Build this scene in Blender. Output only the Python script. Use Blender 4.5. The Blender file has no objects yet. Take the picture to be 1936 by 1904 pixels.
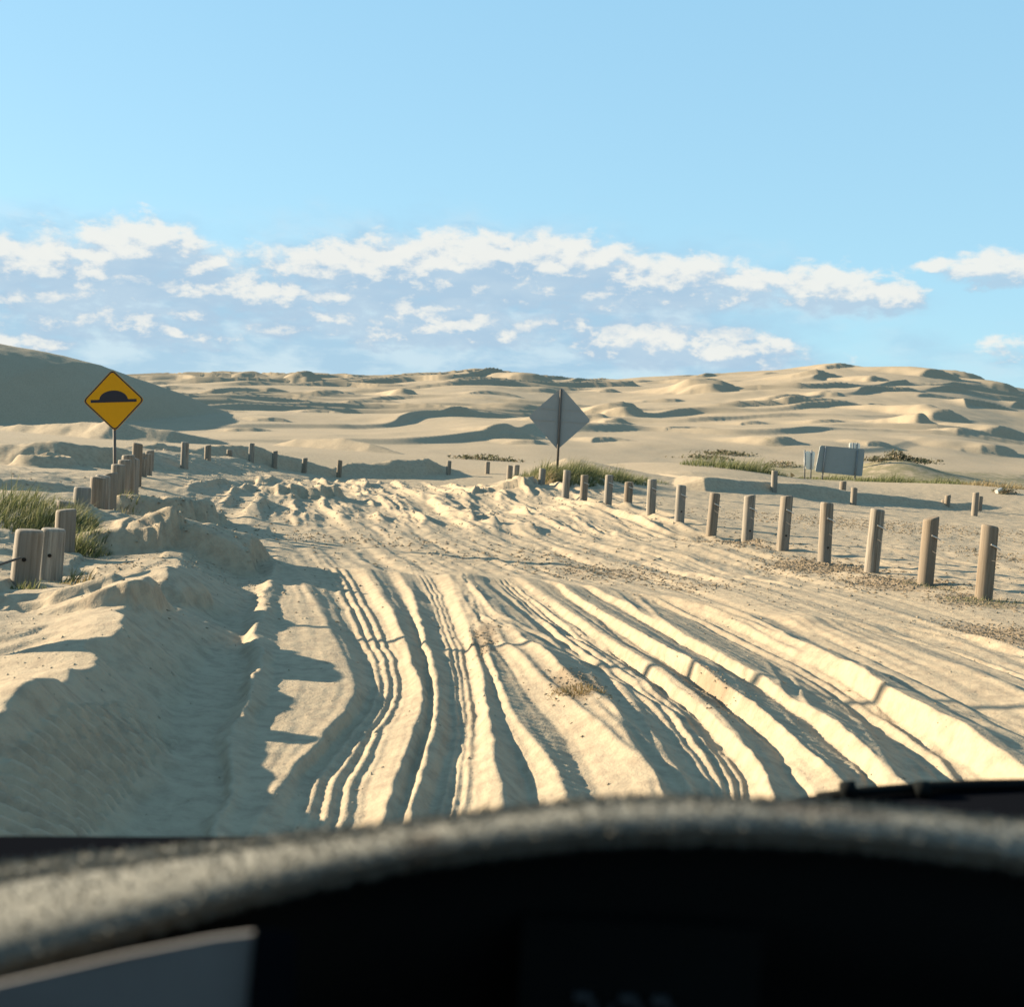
import bpy, bmesh, math, random
import numpy as np
from mathutils import Vector, Matrix, Euler
random.seed(7)
R = math.radians
SC = bpy.context.scene
COL = SC.collection

# ------------------------------------------------------------------ camera, sky, sun, exposure
CAM_Z, PITCH, ROLL, FPX = 1.5, 2.8, 3.0, 2226.0
cam_d = bpy.data.cameras.new('camera')
cam = bpy.data.objects.new('camera', cam_d); COL.objects.link(cam)
cam.location = (0, 0, CAM_Z)
CAM_R = Matrix.Rotation(R(90 - PITCH), 3, 'X') @ Matrix.Rotation(R(ROLL), 3, 'Z')
cam.rotation_euler = CAM_R.to_euler()
cam_d.sensor_width = 36; cam_d.lens = 36 * FPX / 1936
cam_d.clip_start = 0.02; cam_d.clip_end = 6000
cam_d.dof.use_dof = True; cam_d.dof.focus_distance = 12.5; cam_d.dof.aperture_fstop = 5.2
SC.camera = cam

SUN_EL, SUN_AHEAD = 16.5, 21.0          # degrees above the horizon, degrees ahead of due left
sd = Vector((-math.cos(R(SUN_AHEAD)) * math.cos(R(SUN_EL)), math.sin(R(SUN_AHEAD)) * math.cos(R(SUN_EL)), math.sin(R(SUN_EL))))
sl = bpy.data.lights.new('sun', 'SUN'); sl.energy = 5.0; sl.angle = R(0.5); sl.color = (1.0, 0.845, 0.62)
so = bpy.data.objects.new('sun', sl); COL.objects.link(so)
so.rotation_euler = sd.to_track_quat('Z', 'Y').to_euler(); so.location = (-30, 10, 20)

SC.view_settings.view_transform = 'Standard'; SC.view_settings.look = 'None'
SC.view_settings.exposure = 1.78; SC.view_settings.gamma = 1; SC.view_settings.use_curve_mapping = False

def pixel_dir(px, py):
    d = CAM_R @ Vector(((px - 968) / FPX, -(py - 952) / FPX, -1)); return d
def at(px, py, Y):                       # point of the place seen there, Y metres ahead
    d = pixel_dir(px, py); t = Y / d.y
    return Vector((d.x * t, Y, CAM_Z + d.z * t))
def gp(px, py, z=0.0):                   # point at height z seen there
    d = pixel_dir(px, py); t = (z - CAM_Z) / d.z
    return Vector((d.x * t, d.y * t, z))

world = bpy.data.worlds.new('World'); SC.world = world; world.use_nodes = True
class NT:
    def __init__(s, nt): s.nt = nt; s.n = nt.nodes; s.l = nt.links
    def add(s, t, **k):
        nd = s.n.new(t)
        for a, b in k.items(): setattr(nd, a, b)
        return nd
    def put(s, sock, v):
        if isinstance(v, bpy.types.NodeSocket): s.l.new(v, sock)
        elif v is not None: sock.default_value = v
    def math(s, op, a, b=None, c=None, clamp=False):
        nd = s.add('ShaderNodeMath', operation=op, use_clamp=clamp)
        for i, v in enumerate((a, b, c)): s.put(nd.inputs[i], v)
        return nd.outputs[0]
    def vmath(s, op, a, b=None, c=None):
        nd = s.add('ShaderNodeVectorMath', operation=op)
        for i, v in enumerate((a, b, c)): s.put(nd.inputs[i], v)
        return nd.outputs['Value' if op in ('LENGTH', 'DOT_PRODUCT', 'DISTANCE') else 'Vector']
    def noise(s, vec, scale, detail=4, rough=.5, dist=0, out=0):
        nd = s.add('ShaderNodeTexNoise'); s.put(nd.inputs['Vector'], vec)
        nd.inputs['Scale'].default_value = scale; nd.inputs['Detail'].default_value = detail
        nd.inputs['Roughness'].default_value = rough; nd.inputs['Distortion'].default_value = dist
        return nd.outputs[out]
    def remap(s, v, a, b, c=0, d=1, smooth=True):
        nd = s.add('ShaderNodeMapRange', interpolation_type='SMOOTHSTEP' if smooth else 'LINEAR')
        for i, x in enumerate((v, a, b, c, d)): s.put(nd.inputs[i], x)
        return nd.outputs[0]
    def mix(s, f, a, b, mode='MIX'):
        nd = s.add('ShaderNodeMix', data_type='RGBA', blend_type=mode, clamp_factor=True)
        s.put(nd.inputs[0], f); s.put(nd.inputs[6], a); s.put(nd.inputs[7], b)
        return nd.outputs[2]

def az_el(px, py):
    d = pixel_dir(px, py).normalized()
    return math.degrees(math.atan2(d.x, d.y)), math.degrees(math.asin(d.z))

# cloud density: puffs in azimuth / elevation degrees, broken up with noise
PUFFS = [  # px, py, half width, half height, weight
 (200, 520, 330, 62, .80), (860, 530, 400, 66, .84), (1280, 545, 260, 46, .78), (1590, 552, 150, 44, .9), (760, 615, 360, 40, .72), (1270, 655, 240, 42, .8), (240, 605, 260, 48, .66),
 (60, 495, 150, 38, .9), (265, 470, 110, 52, 1.0), (390, 505, 70, 26, .8), (100, 560, 120, 40, .8), (110, 600, 90, 45, .7),
 (700, 510, 200, 45, .95), (900, 495, 170, 50, 1.05), (1060, 500, 150, 48, .95), (1250, 520, 170, 40, .9), (1420, 535, 90, 34, .8),
 (470, 550, 230, 34, .85), (780, 580, 250, 40, .8), (1150, 560, 140, 34, .8), (1580, 548, 115, 44, 1.0), (1690, 570, 70, 26, .8),
 (850, 612, 190, 40, .95), (1230, 645, 110, 48, 1.0), (1360, 665, 160, 40, .9), (260, 625, 200, 34, .75), (1880, 507, 90, 26, .95),
 (1760, 505, 50, 12, .7), (170, 530, 190, 30, .8), (330, 590, 150, 22, .7), (560, 620, 160, 22, .65), (640, 560, 130, 30, .85), (1000, 545, 160, 28, .85), (20, 470, 60, 26, .9), (1080, 620, 120, 26, .7), (720, 650, 150, 18, .5), (1890, 655, 70, 22, .6), (60, 650, 90, 30, .7)]
BANKS = [(250, 620, 580, 150, 1.0), (900, 600, 560, 140, 1.0), (1330, 680, 260, 50, .8), (500, 570, 420, 60, .8), (1180, 545, 330, 48, .9), (1600, 570, 160, 34, .6), (1750, 690, 420, 70, .35)]
def cloud_group(name, puffs, nsc, amp, cut0, cut1):
    g = bpy.data.node_groups.new(name, 'ShaderNodeTree')
    g.interface.new_socket('P', in_out='INPUT', socket_type='NodeSocketVector')
    g.interface.new_socket('D', in_out='OUTPUT', socket_type='NodeSocketFloat')
    g.interface.new_socket('raw', in_out='OUTPUT', socket_type='NodeSocketFloat')
    w = NT(g); gi = w.add('NodeGroupInput'); go = w.add('NodeGroupOutput')
    P = gi.outputs[0]
    warp = w.noise(w.vmath('MULTIPLY', P, (.35, .6, 1)), 1.0, 3, .55, out=1)
    Pw = w.vmath('ADD', P, w.vmath('MULTIPLY', w.vmath('SUBTRACT', warp, (.5, .5, .5)), (2.6, 1.3, 0)))
    tot = None
    for px, py, hw, hh, wt in puffs:
        a, e = az_el(px, py)
        sx, sy = hw * 1.12 / FPX * 57.3, hh * 1.22 / FPX * 57.3
        q = w.vmath('MULTIPLY', w.vmath('SUBTRACT', Pw, (a, e, 0)), (1 / sx, 1 / sy, 0))
        f = w.remap(w.vmath('LENGTH', q), 0.0, 1.6, wt, 0)
        tot = f if tot is None else w.math('MAXIMUM', tot, f)
    # elsewhere round the horizon the same kind of low cloud goes on, thinner
    sep = w.add('ShaderNodeSeparateXYZ'); w.put(sep.inputs[0], P)
    side = w.remap(w.math('ABSOLUTE', sep.outputs[0]), 27, 40)
    band = w.math('MULTIPLY', w.remap(sep.outputs[1], 11, 4), w.remap(sep.outputs[1], -2, 1))
    tot = w.math('MAXIMUM', tot, w.math('MULTIPLY', w.math('MULTIPLY', side, band), .75))
    n = w.noise(w.vmath('MULTIPLY', P, (.75, 1.35, 1)), nsc, 8, .60, .15)
    d = w.math('ADD', tot, w.math('MULTIPLY', w.math('SUBTRACT', n, .5), amp))
    w.l.new(w.remap(d, cut0, cut1), go.inputs[0]); w.l.new(d, go.inputs[1])
    return g
wn = NT(world.node_tree); wn.n.clear()
geo = wn.add('ShaderNodeTexCoord'); D = geo.outputs['Generated']
sx = wn.add('ShaderNodeSeparateXYZ'); wn.put(sx.inputs[0], D)
azn = wn.math('MULTIPLY', wn.math('ARCTAN2', sx.outputs[0], sx.outputs[1]), 57.2958)
eln = wn.math('MULTIPLY', wn.math('ARCSINE', sx.outputs[2]), 57.2958)
cb = wn.add('ShaderNodeCombineXYZ'); wn.put(cb.inputs[0], azn); wn.put(cb.inputs[1], eln)
P = cb.outputs[0]
sky = wn.add('ShaderNodeTexSky', sky_type='NISHITA', sun_disc=False)
sky.sun_elevation = R(SUN_EL); sky.sun_rotation = math.atan2(sd.x, sd.y)
sky.altitude = 0; sky.air_density = 1.0; sky.dust_density = 0.4; sky.ozone_density = 2.0
SKY_STR = .072
puff = cloud_group('cloud_puffs', PUFFS, 1.0, 1.3, .25, .66)
bank = cloud_group('cloud_banks', BANKS, .35, .7, .10, .70)
def inst(g, v):
    nd = wn.add('ShaderNodeGroup'); nd.node_tree = g; wn.put(nd.inputs[0], v); return nd.outputs
d0, r0 = inst(puff, P)
r1 = inst(puff, wn.vmath('ADD', P, (-.30, .48, 0)))[1]
r2 = inst(puff, wn.vmath('ADD', P, (-.8, 1.3, 0)))[1]
b0 = inst(bank, P)[0]
lit = wn.math('ADD', wn.math('MULTIPLY', wn.remap(wn.math('SUBTRACT', r0, r1), -.30, .34), .55), wn.math('MULTIPLY', wn.remap(wn.math('SUBTRACT', r0, r2), -.45, .55), .45))
lit = wn.remap(lit, .34, .98)
d0 = wn.math('MULTIPLY', d0, wn.remap(lit, 0, .5, .8, 1))
k = 1 / SKY_STR / 2 ** 1.74
def rgb(r, g, b, m=1.0): return (r * m, g * m, b * m, 1)
even = wn.mix(wn.remap(eln, 0, 24, smooth=False), rgb(.43, .735, .89, k), rgb(.33, .645, .89, k))
even = wn.mix(wn.remap(eln, 24, 90, smooth=False), even, rgb(.20, .45, .74, k))
base = wn.mix(.80, wn.mix(1.0, sky.outputs[0], (1.0, 1.05, 1.0, 1), 'MULTIPLY'), even)
c_shade = rgb(.44, .59, .735, k); c_lit = rgb(.88, .88, .83, k)
mot = wn.remap(wn.noise(wn.vmath('MULTIPLY', P, (.22, .62, 1)), 1.0, 6, .55, .2), .42, .60)
col = wn.mix(wn.math('MULTIPLY', b0, .80), base, wn.mix(mot, rgb(.385, .565, .735, k), rgb(.60, .73, .82, k)))
col = wn.mix(wn.math('MULTIPLY', d0, .9), col, wn.mix(lit, c_shade, c_lit))
bg = wn.add('ShaderNodeBackground'); wn.put(bg.inputs[0], col); bg.inputs[1].default_value = SKY_STR
wo = wn.add('ShaderNodeOutputWorld'); wn.l.new(bg.outputs[0], wo.inputs[0])

# ------------------------------------------------------------------ tagging
def tag(o, label=None, cat=None, group=None, kind=None):
    for kk, v in (('label', label), ('category', cat), ('group', group), ('kind', kind)):
        if v: o[kk] = v
    return o
def empty(name, loc, rot=(0, 0, 0)):
    o = bpy.data.objects.new(name, None); o.empty_display_size = .2
    o.location = loc; o.rotation_euler = rot; COL.objects.link(o); return o
def link(name, me, mat=None, parent=None, smooth=False):
    o = bpy.data.objects.new(name, me); COL.objects.link(o)
    if mat is not None: me.materials.append(mat)
    if parent is not None: o.parent = parent
    if smooth: me.polygons.foreach_set('use_smooth', np.ones(len(me.polygons), bool))
    return o
def mesh_np(name, V, F):
    me = bpy.data.meshes.new(name); V = np.asarray(V, np.float32); F = np.asarray(F, np.int32)
    n, kk = F.shape
    me.vertices.add(len(V)); me.vertices.foreach_set('co', V.ravel())
    me.loops.add(n * kk); me.loops.foreach_set('vertex_index', F.ravel())
    me.polygons.add(n); me.polygons.foreach_set('loop_start', np.arange(0, n * kk, kk, dtype=np.int32))
    me.update(calc_edges=True); return me

# ------------------------------------------------------------------ noise
def _hash(ix, iy, seed):
    h = (ix.astype(np.int64) * 374761393 + iy.astype(np.int64) * 668265263 + seed * 974711) & 0xffffffff
    h = ((h ^ (h >> 13)) * 1274126177) & 0xffffffff
    return ((h ^ (h >> 16)) & 0xffff) / 65535.0
def vnoise(x, y, seed=0):
    ix = np.floor(x); iy = np.floor(y); fx = x - ix; fy = y - iy
    fx = fx * fx * fx * (fx * (fx * 6 - 15) + 10); fy = fy * fy * fy * (fy * (fy * 6 - 15) + 10)
    a = _hash(ix, iy, seed); b = _hash(ix + 1, iy, seed); c = _hash(ix, iy + 1, seed); d = _hash(ix + 1, iy + 1, seed)
    return (a + (b - a) * fx) * (1 - fy) + (c + (d - c) * fx) * fy - .5
def fbm(x, y, seed=0, octv=4, gain=.5, lac=2.03):
    t = 0; a = 1.0
    for o in range(octv):
        t = t + a * vnoise(x, y, seed + o * 17); x = x * lac + 3.7; y = y * lac - 1.3; a *= gain
    return t
def ss(x, a, b):
    t = np.clip((x - a) / (b - a), 0, 1); return t * t * (3 - 2 * t)

# ------------------------------------------------------------------ base ground: control heights joined by a linear radial basis
CP = []
def cp(px, py, Y): p = at(px, py, Y); CP.append((p.x, p.y, p.z))
def cz(x, y, z): CP.append((x, y, z))
RIGHT_POSTS = [  # px, base y, top y, distance
 (1859, 1133, 993, 13.3), (1749, 1105, 978, 14.6), (1647, 1083, 962, 15.9), (1558, 1066, 950, 17.2), (1479, 1038, 937, 18.6),
 (1412, 1027, 936, 19.9), (1344, 1014, 932, 21.2), (1284, 985, 917, 22.8), (1230, 971, 906, 24.4), (1187, 950, 911, 26.0),
 (1149, 950, 898, 27.6), (1103, 947, 898, 29.3), (1069, 935, 889, 31.0), (1024, 912, 886, 34.0)]
LEFT_POSTS = [  # px, base y, top y, distance, diameter px at base
 (45, 1110, 1001, 8.8), (94, 1102, 999, 9.9), (121, 1056, 963, 11.6), (124, 1010, 948, 13.4), (152, 985, 921, 14.0), (181, 985, 902, 15.0),
 (204, 986, 895, 16.0), (221, 985, 878, 17.0), (241, 983, 860, 18.0), (257, 920, 838, 23.0), (279, 900, 858, 27)]
for px, by, ty, Y in RIGHT_POSTS: cp(px, by, Y)
for px, by, ty, Y in LEFT_POSTS[:10]: cp(px, by, Y)
for x, y in ((-1, 4), (1, 4), (3, 4), (5, 4), (0, 7), (2, 7), (4, 7), (-1.5, 7), (-2, 10), (0, 10), (2, 10), (4.5, 10), (6.5, 9), (7.5, 12), (9, 14), (-2.6, 13), (0, 13), (2.5, 12.5)):
    cz(x, y, 0)
for x, y, z in ((-2, 15.5, -.06), (0, 16, -.07), (3, 15.5, -.06), (-2, 20, 0), (1, 20, 0), (4, 20, .02), (-3, 26, .04), (0, 27, .05), (3, 27, .08),
                (-6, 33, .06), (-2, 34, .06), (1.5, 35, .10), (-8, 40, .06), (-4, 41, .06), (-1, 41, .06), (1, 41, .06), (-9, 45, -.3), (-3, 45, -.35), (1, 47, -.25),
                (12, 15, .02), (12, 22, .03), (9, 30, .12), (20, 30, .05), (10, 40, .18), (6, 48, .3), (3, 55, .5),
                (0, 60, .4), (-12, 60, .6), (-25, 55, .6), (32, 50, .4), (25, 78, .3), (10, 75, .5), (45, 40, .3),
                (0, -6, 0), (10, -6, 0), (-10, -6, .8), (-4.5, 5, .3), (-6, 9, .3), (-7.5, 12, .28), (-9, 15, .35), (0, 0, 0), (3, 0, 0), (-1.2, 0, .02), (30, 0, 0), (-30, 0, 1), (-30, 30, .8)):
    cz(x, y, z)
for a in ((100, 890, 25), (20, 905, 22), (200, 892, 25), (20, 945, 18), (1400, 925, 40), (1463, 932, 40), (1613, 955, 40.8), (1700, 962, 41), (1843, 976, 42), (1936, 985, 42.5), (1555, 908, 75), (1700, 914, 66), (1430, 905, 60), (1300, 895, 50), (1060, 868, 46), (1120, 880, 44)): cp(*a)
CP = np.array(CP)
_d = np.hypot(CP[:, None, 0] - CP[None, :, 0], CP[:, None, 1] - CP[None, :, 1])
_w = np.linalg.solve(np.sqrt(_d ** 2 + .3 ** 2) * -1 - np.eye(len(CP)) * 1e-4, CP[:, 2] - CP[:, 2].mean())
def rbf(X, Y):
    gx = np.arange(-70, 70.1, .5); gy = np.arange(-12, 110.1, .5)
    GX, GY = np.meshgrid(gx, gy)
    Z = np.full(GX.shape, CP[:, 2].mean())
    for (x, y, z), w in zip(CP, _w): Z -= w * np.sqrt((GX - x) ** 2 + (GY - y) ** 2 + .09)
    return bil(Z, gx, gy, X, Y)
def bil(Z, gx, gy, X, Y):
    fx = np.clip((X - gx[0]) / (gx[1] - gx[0]), 0, len(gx) - 1.001); fy = np.clip((Y - gy[0]) / (gy[1] - gy[0]), 0, len(gy) - 1.001)
    ix = fx.astype(int); iy = fy.astype(int); fx = fx - ix; fy = fy - iy
    return (Z[iy, ix] * (1 - fx) + Z[iy, ix + 1] * fx) * (1 - fy) + (Z[iy + 1, ix] * (1 - fx) + Z[iy + 1, ix + 1] * fx) * fy

# ------------------------------------------------------------------ wheel ruts: guide curves (crests and hollows) lofted side by side
GUIDES = [
 [(-700, 1500, .22), (-400, 1300, .22), (-100, 1170, .23), (20, 1120, .24), (80, 1080, .25)],
 [(-150, 1480, .40), (-15, 1350, .39), (80, 1285, .37), (178, 1220, .34), (250, 1160, .31), (306, 1110, .28), (353, 1050, .24), (379, 1025, .21)],
 [(250, 1575, .02), (300, 1470, .01), (360, 1350, .0), (400, 1250, .0), (430, 1180, -.02), (455, 1100, -.02), (470, 1070, .0)],
 [(375, 1575, -.01), (415, 1480, -.02), (415, 1400, -.02), (445, 1320, -.02), (462, 1250, -.03), (455, 1200, -.03), (478, 1130, -.03), (498, 1075, -.01)],
 [(405, 1575, .05), (438, 1480, .045), (432, 1400, .05), (468, 1320, .055), (488, 1250, .06), (480, 1200, .07), (500, 1130, .07), (516, 1075, .06)],
 [(440, 1575, .0), (466, 1480, .0), (466, 1400, .0), (505, 1320, .0), (530, 1250, .0), (520, 1200, .0), (535, 1130, .0), (540, 1080, .0)],
 [(462, 1575, .015), (545, 1470, .015), (615, 1385, .015), (655, 1340, .015), (672, 1300, .015), (645, 1230, .015), (600, 1150, .015), (572, 1095, .015), (556, 1075, .01)],
 [(535, 1575, -.045), (570, 1480, -.045), (635, 1400, -.05), (690, 1350, -.05), (702, 1300, -.05), (680, 1230, -.045), (640, 1150, -.045), (612, 1095, -.04), (590, 1070, -.02)],
 [(680, 1575, -.035), (700, 1470, -.035), (740, 1380, -.035), (772, 1330, -.035), (768, 1280, -.035), (745, 1220, -.035), (710, 1150, -.045), (680, 1100, -.04), (655, 1075, -.02)],
 [(716, 1575, .025), (745, 1470, .025), (776, 1390, .025), (800, 1335, .025), (794, 1290, .025), (770, 1220, .025), (738, 1150, .025), (705, 1100, .02), (680, 1070, .02)],
 [(748, 1575, -.04), (778, 1470, -.04), (802, 1390, -.04), (816, 1330, -.04), (808, 1260, -.045), (785, 1190, -.05), (763, 1130, -.05), (735, 1090, -.03)],
 [(768, 1575, .012), (797, 1470, .012), (817, 1390, .012), (828, 1320, .012), (817, 1250, .012), (798, 1180, .01), (778, 1120, .01), (757, 1090, .0)],
 [(808, 1575, -.05), (832, 1470, -.05), (850, 1390, -.05), (850, 1320, -.05), (840, 1250, -.05), (822, 1180, -.05), (800, 1120, -.04), (775, 1085, -.02)],
 [(888, 1575, -.035), (902, 1470, -.035), (906, 1390, -.035), (897, 1320, -.035), (886, 1250, -.05), (864, 1180, -.04), (838, 1120, -.03), (812, 1085, -.01)],
 [(950, 1560, .045), (942, 1450, .045), (927, 1370, .04), (917, 1310, .035), (906, 1250, .03), (882, 1180, .03), (860, 1120, .035), (845, 1088, .03)],
 [(1012, 1560, -.06), (982, 1450, -.06), (952, 1370, -.02), (938, 1320, -.03), (921, 1260, .0), (900, 1200, .02), (878, 1130, .04), (862, 1090, .04)],
 [(1088, 1560, .03), (1052, 1450, .03), (1002, 1380, .03), (962, 1330, .025), (936, 1270, .03), (912, 1200, .035), (886, 1125, .05), (869, 1088, .045)],
 [(1132, 1560, -.035), (1092, 1440, -.04), (1042, 1370, -.03), (992, 1310, -.01), (951, 1250, .01), (925, 1200, .03), (893, 1120, .05), (875, 1088, .05)],
 [(1290, 1560, .06), (1237, 1440, .08), (1150, 1340, .105), (1080, 1270, .11), (1000, 1210, .10), (935, 1150, .09), (905, 1112, .08), (885, 1090, .06)],
 [(1345, 1560, -.03), (1300, 1450, -.03), (1225, 1350, -.025), (1135, 1270, -.02), (1040, 1205, -.02), (978, 1140, -.03), (938, 1107, -.03), (915, 1092, -.01)],
 [(1440, 1560, -.045), (1385, 1440, -.04), (1310, 1350, -.04), (1210, 1270, -.035), (1110, 1205, -.03), (1022, 1140, -.03), (976, 1107, -.02), (950, 1094, -.01)],
 [(1490, 1560, .04), (1432, 1440, .04), (1352, 1350, .04), (1250, 1270, .04), (1150, 1205, .04), (1060, 1140, .035), (1010, 1107, .03), (985, 1096, .03)],
 [(1550, 1560, -.045), (1480, 1440, -.03), (1400, 1355, -.025), (1292, 1275, -.025), (1192, 1215, -.02), (1095, 1145, -.025), (1045, 1112, -.02), (1015, 1100, -.01)],
 [(1640, 1560, .06), (1560, 1440, .08), (1462, 1350, .085), (1340, 1270, .09), (1230, 1205, .08), (1120, 1140, .06), (1070, 1114, .05), (1040, 1104, .04)],
 [(1700, 1560, -.03), (1625, 1450, -.03), (1530, 1370, -.03), (1420, 1290, -.025), (1290, 1220, -.02), (1170, 1150, -.02), (1110, 1120, -.02), (1080, 1108, -.01)],
 [(1790, 1570, .05), (1700, 1465, .07), (1585, 1365, .07), (1480, 1300, .065), (1350, 1230, .06), (1220, 1160, .045), (1160, 1127, .04), (1120, 1114, .03)],
 [(1850, 1560, -.06), (1755, 1465, -.06), (1645, 1370, -.06), (1540, 1300, -.06), (1420, 1235, -.05), (1290, 1168, -.04), (1220, 1137, -.03), (1170, 1122, -.02)],
 [(1970, 1560, -.06), (1835, 1465, -.06), (1712, 1370, -.06), (1602, 1300, -.055), (1480, 1235, -.045), (1350, 1172, -.035), (1270, 1142, -.02), (1210, 1127, -.01)],
 [(2110, 1560, .10), (1945, 1450, .11), (1805, 1360, .11), (1690, 1300, .10), (1560, 1230, .08), (1420, 1172, .05), (1330, 1147, .03), (1260, 1132, .02)],
 [(2250, 1560, .0), (2050, 1450, .0), (1895, 1365, .0), (1780, 1310, .0), (1640, 1243, .0), (1490, 1182, .0), (1390, 1153, .0), (1310, 1138, .0)],
 [(2420, 1560, .06), (2150, 1410, .06), (1915, 1300, .055), (1755, 1240, .05), (1600, 1197, .045), (1460, 1158, .02), (1370, 1143, .02)],
 [(2520, 1540, -.01), (2250, 1390, -.01), (1985, 1285, -.01), (1820, 1228, -.01), (1650, 1185, -.01), (1500, 1152, -.01), (1410, 1140, -.01)],
 [(2640, 1520, .05), (2350, 1370, .05), (2060, 1265, .045), (1880, 1215, .045), (1700, 1173, .04), (1540, 1145, .02), (1440, 1132, .01)],
 [(2900, 1520, -.005), (2500, 1340, -.005), (2150, 1240, -.005), (1950, 1195, -.005), (1750, 1160, -.005), (1580, 1135, .0), (1470, 1122, .0)],
]
TREAD = {7: 4, 12: 4, 19: 4, 26: 2}
LX = np.arange(-6, 9.001, .012); LY = np.arange(3.0, 16.001, .022)
NG = len(GUIDES)
GXs = np.zeros((NG, len(LY))); GZs = np.zeros((NG, len(LY)))
for i, g in enumerate(GUIDES):
    pts = sorted((tuple(gp(px, py, z)) for px, py, z in g), key=lambda p: p[1])
    x = np.array([p[0] for p in pts]); y = np.array([p[1] for p in pts]); z = np.array([p[2] for p in pts])
    # straight on beyond both ends
    e0, e1 = (x[1] - x[0]) / (y[1] - y[0]), (x[-1] - x[-3]) / (y[-1] - y[-3])
    x = np.r_[x[0] + e0 * (2.5 - y[0]), x, x[-1] + e1 * (17 - y[-1])]; y = np.r_[2.5, y, 17]; z = np.r_[z[0], z, z[-1] * .5]
    xx = np.interp(LY, y, x); zz = np.interp(LY, y, z)
    kk = np.exp(-np.linspace(-2, 2, 41) ** 2); kk /= kk.sum()
    xx = np.convolve(np.pad(xx, 20, mode='reflect', reflect_type='odd'), kk, 'valid')
    wob = .02 if i > 5 else (.10 if i < 3 else .05)
    xx = xx + fbm(LY * 1.6, LY * 0 + i * 9.1, 5, 4) * wob * 1.6 + fbm(LY * 7, LY * 0 + i * 4.7, 9, 3) * (.014 if i > 5 else .05)
    zz = zz * (.95 if 5 < i < 14 or i > 23 else .8 if i > 13 else 1) * (1 + fbm(LY * 1.1, LY * 0 + i * 5.3, 6, 3) * .55) + fbm(LY * 4, LY * 0 + i * 3.3, 8, 2) * .008
    GXs[i], GZs[i] = xx, zz
for i in range(1, NG): GXs[i] = np.maximum(GXs[i], GXs[i - 1] + .012)
LOFT = np.zeros((len(LY), len(LX)))
_rg = np.random.default_rng(12); NARROW = []
for k_ in range(24):
    u0 = _rg.uniform(17, 33) if k_ % 3 else _rg.uniform(22, 33)
    NARROW.append((u0, _rg.normal(0, .42), _rg.uniform(.045, .09), _rg.uniform(.010, .020), _rg.uniform(3, 13), _rg.uniform(1.5, 5)))
for j in range(len(LY)):
    U = np.interp(LX, GXs[:, j], np.arange(NG))
    Zr = np.interp(LX, GXs[:, j], GZs[:, j])
    fr = U - np.floor(U); iu = np.floor(U).astype(int)
    # tread grooves along the bottoms, slumped edges
    for kx, ng in TREAD.items():
        m = iu == kx
        Zr[m] += .013 * np.cos(fr[m] * 2 * math.pi * ng) * np.sin(np.pi * fr[m]) ** .5
    Zr += .010 * vnoise(U * 5.0, LY[j] * .5 + U * 0, 31) + .006 * vnoise(U * 13.0, LY[j] * .9 + U * 0, 32)
    dxu = np.gradient(LX) / np.maximum(np.gradient(U), 1e-4)
    for u0, dr, w0, dp, yc0, yl0 in NARROW:
        ex = math.exp(-((LY[j] - yc0) / yl0) ** 4)
        if ex < .02: continue
        q_ = np.abs((U - u0 - dr * (LY[j] - yc0) - .25 * math.sin(LY[j] * .9 + u0)) * np.minimum(dxu, 1.0)) / w0
        Zr = Zr + ex * dp * (-np.clip(1 - q_ ** 4, 0, 1) + .55 * np.exp(-((q_ - 1.35) / .35) ** 2))
    lug = np.zeros_like(U)
    for kx in TREAD: lug += (iu == kx) * .0035 * np.sign(np.sin((LY[j] + .12 * np.abs(fr - .5)) * 2 * math.pi / .075)) * np.sin(np.pi * fr)
    Zr = Zr + lug
    rib = (iu == 16) * np.sin(np.pi * fr) * .011 * math.sin(LY[j] * 2 * math.pi / .10) + ((iu == 23) & (LY[j] < 7.5)) * np.sin(np.pi * fr) * .008 * math.sin(LY[j] * 2 * math.pi / .09)
    Zr = Zr + rib
    LOFT[j] = Zr
LOFT = (np.roll(LOFT, 1, 1) + 2 * LOFT + np.roll(LOFT, -1, 1)) / 4
LOFT = (np.roll(LOFT, 1, 0) + 2 * LOFT + np.roll(LOFT, -1, 0)) / 4
LIP = sorted([(gp(px, py).x, gp(px, py).y) for px, py in ((-200, 1060), (300, 1050), (515, 1072), (700, 1078), (850, 1090), (1000, 1097), (1150, 1112), (1300, 1137), (1400, 1160), (1500, 1172), (1700, 1190), (2000, 1230))])

# ------------------------------------------------------------------ heaps of sand with a steep face and a long back
def curve_pts(pts):
    q = sorted((tuple(at(*p)) for p in pts), key=lambda p: p[0]); return np.array(q)
def heap(X, Y, pts, front, back, rough=0.0, seed=0, fade=1.0, rnd=0.0):
    q = curve_pts(pts)
    yc = np.interp(X, q[:, 0], q[:, 1]); zt = np.interp(X, q[:, 0], q[:, 2])
    sc = q[:, 1].mean() / 30
    if rough:
        zt = zt + rough * fbm(X / sc * 1.3, Y / sc * .9 + seed, seed, 4); yc = yc + rough * 2 * fbm(X / sc * .8, Y / sc * .6 + seed + 9, seed + 3, 3)
    s = Y - yc
    h = zt + np.where(s < 0, -(np.sqrt(s * s + rnd * rnd) - rnd) * front, -s * back)
    out = np.maximum(0, np.maximum(q[0, 0] - X, X - q[-1, 0]))
    return h - out * .35 * fade - 0.0
BANK_C = [(200, 850, 42), (240, 846, 43), (300, 838, 44), (360, 846, 45), (420, 842, 46), (480, 845, 47), (520, 858, 48), (560, 866, 49), (623, 886, 50), (666, 873, 51.5), (770, 869, 53), (808, 865, 54), (853, 888, 55), (935, 910, 57)]
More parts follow.
